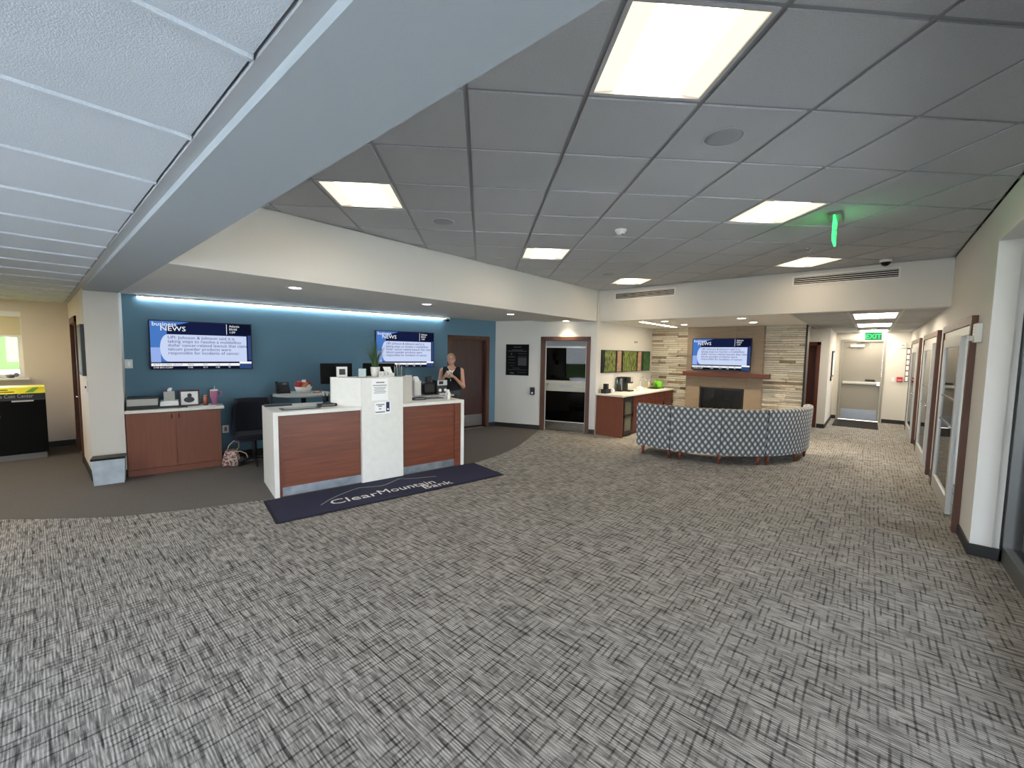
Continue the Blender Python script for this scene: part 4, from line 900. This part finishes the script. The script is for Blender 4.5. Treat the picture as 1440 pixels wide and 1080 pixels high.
# coin machine
o = thing('coin_machine', (-9.385, -.66, 0), PI / 2, 'black self-service coin machine with a yellow top panel below the window', 'machine')
MB().box(-.78, .78, 0, .62, .09, .90, .006).build('cabinet', 'black_matte', o); MB().box(-.76, .76, .02, .6, 0, .09).build('plinth', 'mid_grey', o)
hd = MB().box(-.78, .78, -.012, .5, .90, .985).build('header', 'black', o); text('lettering', 'Self-Service Coin Center', .075, 'laminate', hd, (.66, -.013, .925), align='RIGHT', sx_=.72)
MB().box(-.78, .78, -.006, 0, .885, .9).build('seam', 'dark_grey', o)
tpn = MB().add([(-.78, -.012, .985), (.78, -.012, .985), (.78, .05, 1.075), (-.78, .05, 1.075), (-.78, .5, .985), (.78, .5, .985), (.78, .5, 1.075), (-.78, .5, 1.075)], [(0, 1, 2, 3), (0, 4, 5, 1), (3, 2, 6, 7), (1, 5, 6, 2), (0, 3, 7, 4), (4, 7, 6, 5)]).build('yellow_panel', 'yellow', o)
for a, b, z in ((-.5, .42, 1.04), (-.1, .12, 1.02), (-.6, -.2, 1.015), (.28, .48, 1.012)): yb = -.012 + (z - .985) / .09 * .062; MB().box(a, b, yb - .004, yb + .006, z - .006, z + .006).build('print_line', 'black', tpn)
MB().add([(.58, -.003, 1.0), (.66, -.003, 1.0), (.72, .035, 1.065), (.66, .035, 1.065)], [(0, 1, 2, 3)]).build('leaf_print', 'green_print', tpn)
MB().box(.45, .66, -.004, 0, .865, .89 - .003).build('badge', 'white_plastic', o); MB().box(.16, .34, -.008, 0, .64, .68).build('coin_slot', 'dark_grey', o)
o = thing('sill_ornament', (-10.25, -.22, 1.18), PI / 2, 'small dark ornament on the window sill', 'ornament'); MB().sphere((0, 0, .03), .05, .02, .03).sphere((.06, 0, .045), .03, .015, .035).build('body', 'mid_grey', o); MB().cyl((0, 0, 0), .04, .012, 12).build('base', 'dark_grey', o)
# ------------------------------------------------------------------ fireplace wall
def PX(px, py, X):
    d = RT * ((px - 720) / F_PX) + DN * ((py - 540) / F_PX) + FW; t = X / d.x; return Vector((X, d.y * t, CAM_Z + d.z * t))
SY = 10.60
SW = struct('wall_stone', MB().box(-4.335, -1.06, SY + .02, SY + .30, 0, SOF).box(-1.06, -1.045, SY - .035, SY + .30, 0, SOF), 'stone_core', 'stacked ledgestone wall around the fireplace')
MB().box(-1.047, -1.028, SY - .04, SY + .30, 0, SOF).build('edge_trim', 'black', SW)
random.seed(11)
for x0, x1 in ((-4.335, -3.405), (-1.79, -1.062)):
    z = 0.0
    while z < SOF - .02:
        h = random.uniform(.038, .062); h = min(h, SOF - z)
        if SOF - z - h < .03: h = SOF - z
        x = x0
        while x < x1 - .01:
            ln = random.uniform(.18, .50); e = min(x + ln, x1)
            if x1 - e < .10: e = x1
            d = random.choice((.006, .015, .03, .045, .06)) + random.uniform(-.004, .004); k = .004; sk = random.uniform(-.006, .006)
            MB().add([(x + k * .5, SY - d, z + .001), (e - k * .5, SY - d + sk, z + .001), (e - k * .5, SY - d + sk, z + h - .007), (x + k * .5, SY - d, z + h - .007),
                      (x + k * .5, SY + .021, z + .001), (e - k * .5, SY + .021, z + .001), (e - k * .5, SY + .021, z + h - .007), (x + k * .5, SY + .021, z + h - .007)],
                     [(0, 1, 2, 3), (4, 7, 6, 5), (0, 4, 5, 1), (1, 5, 6, 2), (2, 6, 7, 3), (3, 7, 4, 0)]).build('stone', 'stone', SW)
            x = e
        z += h
FX0, FX1, FY = -3.395, -1.80, 10.44
FP = thing('fireplace', (FX0, FY, 0), 0, 'tan tiled fireplace with a glass-fronted firebox and a brown mantel', 'fireplace')
fw_ = FX1 - FX0; bx0, bx1, bz0, bz1 = .325, 1.265, .33, .955
MB().box(0, bx0, .012, .165, 0, SOF - .002).box(bx1, fw_, .012, .165, 0, SOF - .002).box(bx0, bx1, .012, .165, 0, bz0).box(bx0, bx1, .012, .165, bz1, SOF - .002).build('core', 'grout', FP)
zs = [0, .33, .642, .955, 1.31, 1.66, 2.01, SOF - .002]
for r in range(len(zs) - 1):
    off = .0 if r % 2 == 0 else .265; xs_ = [0] + [x for x in (off, off + .53, off + 1.06, off + 1.59) if 0.02 < x < fw_ - .02] + [fw_]
    for a, b in zip(xs_, xs_[1:]):
        segs = [(a, b)]
        if zs[r] >= bz0 - .01 and zs[r + 1] <= bz1 + .01: segs = [(a, min(b, bx0)), (max(a, bx1), b)]
        for p_, q_ in segs:
            if q_ - p_ > .02: MB().box(p_ + .0015, q_ - .0015, 0, .012, zs[r] + .0015, zs[r + 1] - .0015).build('tile', 'tan_tile', FP)
for r in range(len(zs) - 1): MB().box(fw_ - .0005, fw_ + .01, .013, .16, zs[r] + .0015, zs[r + 1] - .0015).build('side_tile', 'tan_tile', FP); MB().box(-.01, .0005, .013, .16, zs[r] + .0015, zs[r + 1] - .0015).build('side_tile', 'tan_tile', FP)
fb = MB()
for b_ in ((bx0, bx1, bz0, bz0 + .03), (bx0, bx1, bz1 - .04, bz1), (bx0, bx0 + .03, bz0, bz1), (bx1 - .03, bx1, bz0, bz1)): fb.box(b_[0], b_[1], -.012, .02, b_[2], b_[3])
fbo = fb.build('firebox_frame', 'black', FP)
MB().box(bx0 + .03, bx1 - .03, .004, .008, bz0 + .03, bz1 - .04).build('firebox_glass', 'pane', FP)
MB().box(bx0, bx1, .14, .15, bz0, bz1).box(bx0, bx0 + .01, .02, .15, bz0, bz1).box(bx1 - .01, bx1, .02, .15, bz0, bz1).box(bx0, bx1, .02, .15, bz0, bz0 + .02).build('firebox_liner', 'black', FP)
for k in range(5): MB().tube([(bx0 + .15 + k * .11, .06 + .03 * (k % 2), bz0 + .06 + .04 * (k % 2)), (bx0 + .36 + k * .09, .10 - .02 * (k % 2), bz0 + .09 + .06 * ((k + 1) % 2))], [.03, .024], 10).build('log', 'wood_dark', FP)
MB().box(-.03, fw_ + .175, -.19, .0, 1.21, 1.315, .006).build('mantel', 'wood_mantel', FP)
# ------------------------------------------------------------------ curved sofa
def sweep(name, pts, nrm, prof, m, parent, u0=0.0):
    """pts path (x,y), nrm outward normals, prof closed list (offset outward, z)"""
    n, k = len(pts), len(prof); vv = []; ff = []; uvs = []
    ul = [u0]
    for i in range(1, n): ul.append(ul[-1] + math.dist(pts[i], pts[i - 1]))
    pl = [0]
    for j in range(1, k + 1): pl.append(pl[-1] + math.dist(prof[j % k], prof[j - 1]))
    for i in range(n):
        for o_, z in prof: vv.append((pts[i][0] + nrm[i][0] * o_, pts[i][1] + nrm[i][1] * o_, z))
    for i in range(n - 1):
        for j in range(k):
            j2 = (j + 1) % k; ff.append((i * k + j, (i + 1) * k + j, (i + 1) * k + j2, i * k + j2)); uvs.append(((ul[i], pl[j]), (ul[i + 1], pl[j]), (ul[i + 1], pl[j + 1]), (ul[i], pl[j + 1])))
    ff.append(tuple(range(k))); uvs.append([(o_, z) for o_, z in prof])
    ff.append(tuple((n - 1) * k + j for j in range(k - 1, -1, -1))); uvs.append([(prof[j][0], prof[j][1]) for j in range(k - 1, -1, -1)])
    me = bpy.data.meshes.new(name); me.from_pydata(vv, [], ff); me.update(); ly = me.uv_layers.new(name='UVMap'); q = 0
    for f in uvs:
        for c in f: ly.data[q].uv = c; q += 1
    me.polygons.foreach_set('use_smooth', [True] * (len(ff) - 2) + [False] * 2)
    bm = bmesh.new(); bm.from_mesh(me); bmesh.ops.recalc_face_normals(bm, faces=bm.faces); bm.to_mesh(me); bm.free()
    me.set_sharp_from_angle(angle=.9); me.materials.append(M[m]); return link(name, me, parent)
SC, SR = Vector((-2.51, 8.53)), 1.79
def sofa_unit(path, label, legs, u0):
    cx, cy = path[len(path) // 2][0]; o = thing('sofa_section', (cx, cy, 0), 0, label, 'sofa', 'sections of the curved sofa')
    pts = [(p[0][0] - cx, p[0][1] - cy) for p in path]; nr = [p[1] for p in path]
    bp_ = [(0.0, .15), (.015, .5), (.03, .82), (.022, .855), (-.01, .868), (-.07, .868), (-.105, .85), (-.115, .82), (-.14, .45), (-.15, .15)]
    sweep('backrest', pts, nr, bp_, 'sofa_fabric', o, u0)
    sweep('seat', pts, nr, [(-.152, .15), (-.152, .43), (-.17, .45), (-.66, .45), (-.69, .43), (-.69, .15)], 'sofa_fabric', o, u0)
    for (lx, ly) in legs:
        MB().lathe([(.018, 0), (.034, .15)], (lx - cx, ly - cy, 0), 12).build('leg', 'wood', o)
    return o
def arc(a0, a1, n): return [((SC.x + SR * math.cos(a), SC.y + SR * math.sin(a)), (math.cos(a), math.sin(a))) for a in [math.radians(a0 + (a1 - a0) * i / n) for i in range(n + 1)]]
def arcpt(a, r): a = math.radians(a); return (SC.x + r * math.cos(a), SC.y + r * math.sin(a))
sy = SC.y - SR + .006
sofa_unit([((-2.975 + .14 * i, sy), (0, -1)) for i in range(5)], 'short straight end section of the grey patterned sofa beside the coffee counter', [(-2.88, sy + .06), (-2.44, sy + .06), (-2.88, sy + .6), (-2.44, sy + .6)], 0)
sofa_unit([((-2.402, sy), (0, -1))] + arc(-83.6, -41.2, 22), 'wide curved middle section of the grey patterned sofa', [arcpt(-82, SR - .06), arcpt(-63, SR - .06), arcpt(-43.5, SR - .06), arcpt(-82, SR - .62), arcpt(-43.5, SR - .62)], .6)
sofa_unit(arc(-40.5, 11, 26), 'curved end section of the grey patterned sofa by the corridor', [arcpt(-38, SR - .06), arcpt(-16, SR - .06), arcpt(1, SR - .06), arcpt(-38, SR - .62), arcpt(7, SR - .62)], 2.0)
sb = bpy.data.objects['sofa_section.001']; q = arcpt(-63, SR + .004); q2 = arcpt(-63, SR + .034)
MB().tube([(q[0] - sb.location.x, q[1] - sb.location.y, .16), (arcpt(-63, SR + .018)[0] - sb.location.x, arcpt(-63, SR + .018)[1] - sb.location.y, .5), (q2[0] - sb.location.x, q2[1] - sb.location.y, .84)], .004, 6).build('seam', 'dark_grey', sb)
# ------------------------------------------------------------------ coffee counter
CB = thing('coffee_cabinet', (-4.335, 7.745, 0), PI / 2, 'red wood coffee cabinet with a white counter under the nature print', 'cabinet')
cl, dp_ = 2.76, -.605
MB().box(0, .025, dp_, -.01, 0, .83).build('end_panel', 'wood_cab', CB)
MB().box(.025, .06, dp_ + .02, 0, 0, .83).box(.50, cl, dp_ + .02, -.01, .09, .83).box(.50, cl, dp_ + .06, -.01, 0, .09).build('carcass', 'wood_red', CB)
MB().box(-.02, cl + .02, dp_ - .02, -.002, .83, .868, .004).build('countertop', 'quartz', CB)
for k in range(4):
    a = .505 + k * .571; b = a + .563
    dr = MB().box(a, b, dp_, dp_ + .02, .62, .825).build('drawer', 'wood_red', CB); MB().box((a + b) / 2 - .05, (a + b) / 2 + .05, dp_ - .02, dp_, .71, .722).build('handle', 'black', dr)
    dd = MB().box(a, b, dp_, dp_ + .02, .10, .614).build('door', 'wood_red', CB); MB().box(b - .05, b - .035, dp_ - .02, dp_, .50, .58).build('handle', 'black', dd)
FRG = thing('wine_fridge', (-4.335, 7.81, 0), PI / 2, 'black beverage fridge with two glass panes built into the coffee cabinet', 'fridge')
MB().box(0, .43, dp_ + .03, -.03, .05, .825).build('body', 'black', FRG); MB().box(.02, .41, dp_ + .06, -.05, 0, .05).build('plinth', 'black', FRG)
dr = MB()
for b_ in ((0, .43, .05, .12), (0, .43, .40, .46), (0, .43, .72, .825), (0, .06, .12, .72), (.37, .43, .12, .72)): dr.box(b_[0], b_[1], dp_ + .002, dp_ + .03, b_[2], b_[3])
dr = dr.build('door_frame', 'black', FRG)
for a, b in ((.12, .40), (.46, .72)): MB().box(.06, .37, dp_ + .016, dp_ + .022, a, b).build('glass_pane', 'fridge_glass', dr)
CZ2 = .868
def putc(name, px, py, label, cat): p = P(px, py, CZ2); return thing(name, (max(p.x, -4.25), p.y, CZ2), PI / 2, label, cat)
o = putc('pod_caddy', 853, 553, 'black pod caddy with a paper roll at the near end of the coffee counter', 'caddy')
MB().box(-.12, .10, -.05, .07, 0, .09, .004).box(-.03, .05, -.02, .07, .09, .20, .004).build('rack', 'black', o); MB().cyl((.09, -.06, .05), .045, .08, 18, 'x').build('paper_roll', 'white_paper', o)
for k in range(5): MB().sphere((.11 + .025 * (k % 3), -.05 + .02 * k, .02 + .02 * (k % 2)), .022).build('pod', 'tan_print', o)
o = putc('coffee_maker', 877, 550, 'black single-cup coffee maker with a silver lid on the coffee counter', 'coffee maker')
MB().box(-.14, .14, -.04, .13, 0, .32, .02).build('body', 'black', o); MB().box(-.02, .15, -.16, -.04, .18, .32, .02).build('brew_head', 'dark_grey', o); MB().box(-.04, .16, -.17, -.03, 0, .03, .005).build('drip_tray', 'black', o)
MB().box(.01, .12, -.165, -.155, .22, .33).build('lid_trim', 'alu', o); MB().box(-.20, -.14, -.03, .10, .02, .30, .02).build('water_tank', 'acrylic', o)
o = putc('sink_faucet', 903, 547, 'slim chrome gooseneck faucet behind the coffee counter sink', 'faucet')
MB().tube([(0, .05, 0), (0, .05, .22), (0, .03, .27), (0, -.03, .28), (0, -.08, .25), (0, -.09, .20)], .012).build('spout', 'chrome', o); MB().cyl((0, .05, 0), .025, .03, 14).build('base', 'chrome', o); MB().tube([(.02, .05, .04), (.08, .04, .06)], .007, 6).build('lever', 'chrome', o)
o = putc('napkin_box', 899, 550, 'low white napkin box on the coffee counter', 'box'); MB().box(-.10, .10, -.05, .05, 0, .09, .004).build('box', 'white_plastic', o); MB().box(-.08, .08, -.03, .03, .09, .10).build('napkins', 'white_paper', o)
o = putc('soap_bottle', 912, 546, 'cream pump bottle standing before the stone wall corner', 'bottle'); MB().lathe([(.035, 0), (.036, .13), (.015, .15), (.012, .18)], n=16).build('bottle', 'blind', o); MB().tube([(0, 0, .17), (0, 0, .21), (0, -.05, .205)], .007, 6).build('pump', 'white_plastic', o)
o = putc('black_tray', 922, 546, 'flat black tray under the green watering can', 'tray'); MB().box(-.22, .22, -.12, .10, 0, .012).box(-.22, .22, -.12, -.11, .012, .022).box(-.22, .22, .09, .10, .012, .022).build('tray', 'black', o); MB().box(-.2, .2, -.1, .08, .012, .014).build('liner', 'dark_grey', o)
tp = o.location
o = thing('watering_can', (tp.x + .03, tp.y + .06, CZ2 + .014), PI / 2, 'lime green watering can on the black tray', 'watering can')
MB().lathe([(.10, 0), (.11, .03), (.105, .14), (.085, .17), (.08, .17)], n=22).build('body', 'lime', o); MB().tube([(-.09, 0, .05), (-.16, 0, .12), (-.22, 0, .19)], [.022, .014, .010]).lathe([(.01, 0), (.026, .02)], (-.225, 0, .185), 12).build('spout', 'lime', o)
MB().tube([(.09, 0, .05), (.16, 0, .08), (.17, 0, .15), (.12, 0, .19), (.06, 0, .175)], .010).build('handle', 'lime', o)
o = thing('counter_outlet', (-4.335, 9.42, 1.0), PI / 2, 'grey wall outlet above the coffee maker', 'outlet'); MB().box(-.05, .05, -.008, 0, 0, .14, .003).build('plate', 'mid_grey', o); MB().box(-.02, .02, -.011, -.008, .03, .11).build('socket', 'dark_grey', o)
# nature print in panels
AR = thing('nature_print', (-4.335, 7.89, 1.29), PI / 2, 'long dark framed nature print of grass panels and tan strips', 'wall art')
MB().box(0, 2.51, -.03, 0, 0, .49).build('backing_frame', 'black', AR)
eb = [PX(x, 505, -4.335).y - 7.89 for x in (848.5, 863.5, 866.0, 871.8, 874.5, 893.2, 895.0, 900.0, 902.5, 912.6)]
for k, mm in enumerate(('grass_print', 'tan_print', 'grass_print', 'tan_print', 'grass_print2')):
    a, b = max(.01, eb[2 * k]), min(2.50, eb[2 * k + 1]); MB().box(a, b, -.036, -.03, .015, .475).build('print_panel', mm, AR)
# exit mat
o = thing('exit_mat', (-.22, 13.74, 0), 0, 'small black rubber mat in front of the exit door', 'mat'); MB().box(-.44, .44, -.72, .72, 0, .008).build('border', 'floor_mat_black', o); MB().box(-.40, .40, -.68, .68, .008, .011).build('pile', 'floor_mat_black', o)

# ------------------------------------------------------------------ person behind the desk
def surface_nets(f, org, h):
    s = f < 0; nx, ny, nz = f.shape
    idx = -np.ones((nx - 1, ny - 1, nz - 1), int); acc = np.zeros((nx - 1, ny - 1, nz - 1, 3)); cnt = np.zeros((nx - 1, ny - 1, nz - 1))
    corners = [(i, j, k) for i in (0, 1) for j in (0, 1) for k in (0, 1)]
    def sl(a, c): return a[c[0]:nx - 1 + c[0], c[1]:ny - 1 + c[1], c[2]:nz - 1 + c[2]]
    for c in corners:
        for ax in range(3):
            if c[ax]: continue
            d = list(c); d[ax] = 1; fa, fb_ = sl(f, c), sl(f, d); mk = sl(s, c) != sl(s, d)
            t = np.where(mk, fa / np.where(mk, fa - fb_, 1), 0)
            p = np.zeros(mk.shape + (3,)); p[...] = c; p[..., ax] += t; acc += p * mk[..., None]; cnt += mk
    m = cnt > 0; idx[m] = np.arange(m.sum()); cell = np.argwhere(m)
    V = (cell + acc[m] / cnt[m][:, None]) * h + np.array(org)
    F_ = []
    for ax in range(3):
        a = [slice(1, -1)] * 3; b = [slice(1, -1)] * 3; a[ax] = slice(0, -1); b[ax] = slice(1, None)
        sa, sb = s[tuple(a)], s[tuple(b)]; e = np.argwhere(sa != sb)
        if not len(e): continue
        off = np.array([1, 1, 1]); off[ax] = 0; e2 = e + off; o1, o2 = [q for q in range(3) if q != ax]
        def g(d1, d2): q = e2.copy(); q[:, o1] -= d1; q[:, o2] -= d2; return idx[q[:, 0], q[:, 1], q[:, 2]]
        qd = np.stack([g(0, 0), g(1, 0), g(1, 1), g(0, 1)], 1); fl = sa[tuple(e.T)]
        if ax == 1: fl = ~fl
        qd[~fl] = qd[~fl][:, ::-1]; F_.append(qd)
    return V, np.concatenate(F_)
def grid(lo, hi, h):
    ax = [np.arange(lo[i], hi[i] + h, h) for i in range(3)]; return np.stack(np.meshgrid(*ax, indexing='ij'), -1)
def cap(Pg, a, b, ra, rb):
    a, b = np.array(a), np.array(b); ab = b - a; t = np.clip(((Pg - a) @ ab) / (ab @ ab), 0, 1); return np.linalg.norm(Pg - a - t[..., None] * ab, axis=-1) - (ra + (rb - ra) * t)
def ell(Pg, c, r): q = (Pg - np.array(c)) / np.array(r); k = np.linalg.norm(q, axis=-1); return (k - 1) * min(r)
def smin(a, b, k): h = np.clip(.5 + .5 * (b - a) / k, 0, 1); return b + (a - b) * h - k * h * (1 - h)
def union(ls, k):
    d = ls[0]
    for x in ls[1:]: d = smin(d, x, k)
    return d
def torso(Pg): return union([ell(Pg, (0, .01, 1.25), (.165, .105, .16)), ell(Pg, (0, .0, 1.08), (.14, .10, .17)), ell(Pg, (0, .015, .93), (.175, .12, .14)), ell(Pg, (-.075, -.075, 1.22), (.07, .05, .07)), ell(Pg, (.075, -.075, 1.22), (.07, .05, .07)), cap(Pg, (-.15, .015, 1.345), (.15, .015, 1.345), .042, .042)], .05)
def legs_(Pg): return union([cap(Pg, (sg * .09, .01, .90), (sg * .095, -.01, .48), .088, .058) for sg in (-1, 1)] + [cap(Pg, (sg * .095, -.01, .48), (sg * .10, .025, .09), .056, .036) for sg in (-1, 1)], .02)
def feet(Pg): return union([cap(Pg, (sg * .10, .04, .05), (sg * .12, -.15, .035), .04, .034) for sg in (-1, 1)], .01)
CUP = (-.055, -.265, 1.265)
def arms(Pg):
    out = []
    for sg, el, wr in ((1, (.215, -.03, 1.035), (.055, -.225, 1.215)), (-1, (-.235, -.03, 1.035), (-.15, -.215, 1.20))):
        out += [cap(Pg, (sg * .182, .015, 1.335), el, .047, .037), cap(Pg, el, wr, .037, .024)]
    return out
def hands(Pg):
    out = []
    for sg in (1, -1):
        bx_ = CUP[0] + sg * .058; wr = (.055, -.225, 1.215) if sg > 0 else (-.15, -.215, 1.20)
        pc = (bx_, CUP[1] + .012, CUP[2] - .012); out.append(cap(Pg, wr, pc, .022, .024)); out.append(ell(Pg, pc, (.017, .038, .044)))
        for k in range(4):
            z = CUP[2] - .036 + .018 * k; ln = (.75, .92, 1.0, .9)[k]; a = (bx_, CUP[1] - .018, z); b = (CUP[0] + sg * (.058 - .018 * ln), CUP[1] - .045, z + .002); c = (CUP[0] + sg * (.058 - .05 * ln), CUP[1] - .05, z + .004)
            out += [cap(Pg, a, b, .0095, .009), cap(Pg, b, c, .009, .0075)]
        out.append(cap(Pg, (bx_, CUP[1] + .005, CUP[2] + .015), (CUP[0] + sg * .042, CUP[1] - .03, CUP[2] + .052), .011, .009))
    return out
HC = (-.012, -.012, 1.548)
def head(Pg): return union([ell(Pg, HC, (.072, .090, .102)), ell(Pg, (HC[0], HC[1] - .022, HC[2] - .062), (.050, .062, .052)), ell(Pg, (HC[0], HC[1] - .096, HC[2] - .018), (.012, .018, .022)), ell(Pg, (HC[0] - .072, HC[1] + .012, HC[2] - .01), (.010, .020, .030)), ell(Pg, (HC[0] + .072, HC[1] + .012, HC[2] - .01), (.010, .020, .030)), ell(Pg, (HC[0], HC[1] - .075, HC[2] + .018), (.05, .02, .012))], .016)
def neck(Pg): return cap(Pg, (0, .025, 1.34), (HC[0], .01, 1.49), .052, .047)
def net(name, f, lo, hi, h, m, parent):
    Pg = grid(lo, hi, h); V, F_ = surface_nets(f(Pg), lo, h); me = bpy.data.meshes.new(name); me.from_pydata(V.tolist(), [], F_.tolist()); me.update()
    bm = bmesh.new(); bm.from_mesh(me); bmesh.ops.recalc_face_normals(bm, faces=bm.faces); bm.to_mesh(me); bm.free()
    me.polygons.foreach_set('use_smooth', [True] * len(me.polygons)); me.materials.append(M[m]); return link(name, me, parent)
def body(Pg):
    d = union([torso(Pg), legs_(Pg)], .04); d = smin(d, feet(Pg), .015); d = smin(d, union([head(Pg), neck(Pg)], .02), .03)
    for a in arms(Pg): d = smin(d, a, .02)
    for a in hands(Pg): d = smin(d, a, .004)
    return d
pp = T(4.47, .80); dv = Vector((-pp[0], -pp[1])).normalized()
PR = thing('person', (pp[0], pp[1], .004), math.atan2(dv.x, -dv.y), 'smiling person in a black sleeveless top holding a white cup in both hands', 'person')
net('body', body, (-.31, -.34, -.01), (.31, .18, 1.68), .0075, 'skin', PR)
def vest(Pg): d = torso(Pg) - .011; d = np.maximum(d, .80 - Pg[..., 2]); d = np.maximum(d, np.abs(Pg[..., 0]) - .168); vneck = (Pg[..., 2] - (1.27 + np.abs(Pg[..., 0]) * 1.5)); return np.maximum(d, np.where(Pg[..., 1] < .02, vneck, Pg[..., 2] - 1.39))
def under(Pg): d = torso(Pg) - .005; d = np.maximum(d, 1.20 - Pg[..., 2]); d = np.maximum(d, np.abs(Pg[..., 0]) - .180); return np.maximum(d, np.where(Pg[..., 1] < .02, Pg[..., 2] - (1.33 + np.abs(Pg[..., 0]) * .5), Pg[..., 2] - 1.40))
def pants(Pg): d = np.minimum(legs_(Pg), ell(Pg, (0, .015, .93), (.175, .12, .14))); d = smin(d, ell(Pg, (0, .015, .90), (.17, .11, .12)), .04) - .012; d = np.maximum(d, .10 - Pg[..., 2]); return np.maximum(d, Pg[..., 2] - .99)
def shoes(Pg): return np.maximum(feet(Pg) - .006, .002 - Pg[..., 2])
net('vest', vest, (-.25, -.20, .78), (.25, .18, 1.43), .009, 'vest', PR); net('undershirt', under, (-.25, -.20, 1.15), (.25, .18, 1.43), .009, 'white_paper', PR)
net('trousers', pants, (-.25, -.20, .08), (.25, .18, 1.02), .012, 'dark_grey', PR); net('shoes', shoes, (-.2, -.24, -.01), (.2, .12, .12), .009, 'black', PR)
def hair(Pg):
    a = ell(Pg, (HC[0], HC[1] + .014, HC[2] + .012), (.082, .094, .104)); face = ell(Pg, (HC[0], HC[1] - .10, HC[2] - .035), (.068, .085, .105))
    a = np.maximum(a, -face); a = np.maximum(a, (HC[2] - .04) - Pg[..., 2] - .3 * np.maximum(Pg[..., 1] - HC[1], 0)); bun = ell(Pg, (HC[0], HC[1] + .11, HC[2] + .01), (.04, .04, .04)); return smin(a, bun, .02)
net('hair', hair, (-.12, -.13, 1.40), (.10, .17, 1.68), .007, 'hair', PR)
fy = HC[1] - .086
for sg in (-1, 1):
    MB().sphere((HC[0] + sg * .029, fy + .004, HC[2] + .004), .012, .010, .009).build('eye', 'eye', PR); MB().tube([(HC[0] + sg * .016, fy - .006, HC[2] + .022), (HC[0] + sg * .031, fy - .004, HC[2] + .028), (HC[0] + sg * .046, fy + .010, HC[2] + .022)], .004, 6).build('eyebrow', 'wood_dark', PR)
MB().tube([(HC[0] - .028, fy + .006, HC[2] - .052), (HC[0] - .012, fy - .006, HC[2] - .062), (HC[0] + .012, fy - .006, HC[2] - .062), (HC[0] + .028, fy + .006, HC[2] - .052)], .0075, 8).build('mouth', 'lips', PR)
MB().tube([(HC[0] - .02, fy - .001, HC[2] - .054), (HC[0], fy - .010, HC[2] - .058), (HC[0] + .02, fy - .001, HC[2] - .054)], .0055, 6).build('teeth', 'white_paper', PR)
c_, s_ = math.cos(PR.rotation_euler.z), math.sin(PR.rotation_euler.z)
o = thing('paper_cup', (pp[0] + c_ * CUP[0] - s_ * CUP[1], pp[1] + s_ * CUP[0] + c_ * CUP[1], CUP[2] - .055 + .004), PR.rotation_euler.z, 'white cup held in both hands by the person at the desk', 'cup')
MB().lathe([(.029, 0), (.039, .115), (.036, .115), (.028, .01)], n=20).build('cup', 'white_plastic', o); MB().lathe([(.040, .112), (.041, .12), (.036, .128), (.001, .128)], n=20).build('lid', 'white_paper', o)
MB().tube([(CUP[0] + .03, -.115, 1.24), (CUP[0] + .035, -.125, 1.17), (CUP[0] + .035, -.125, 1.14)], .008, 6).build('badge', 'white_paper', PR)
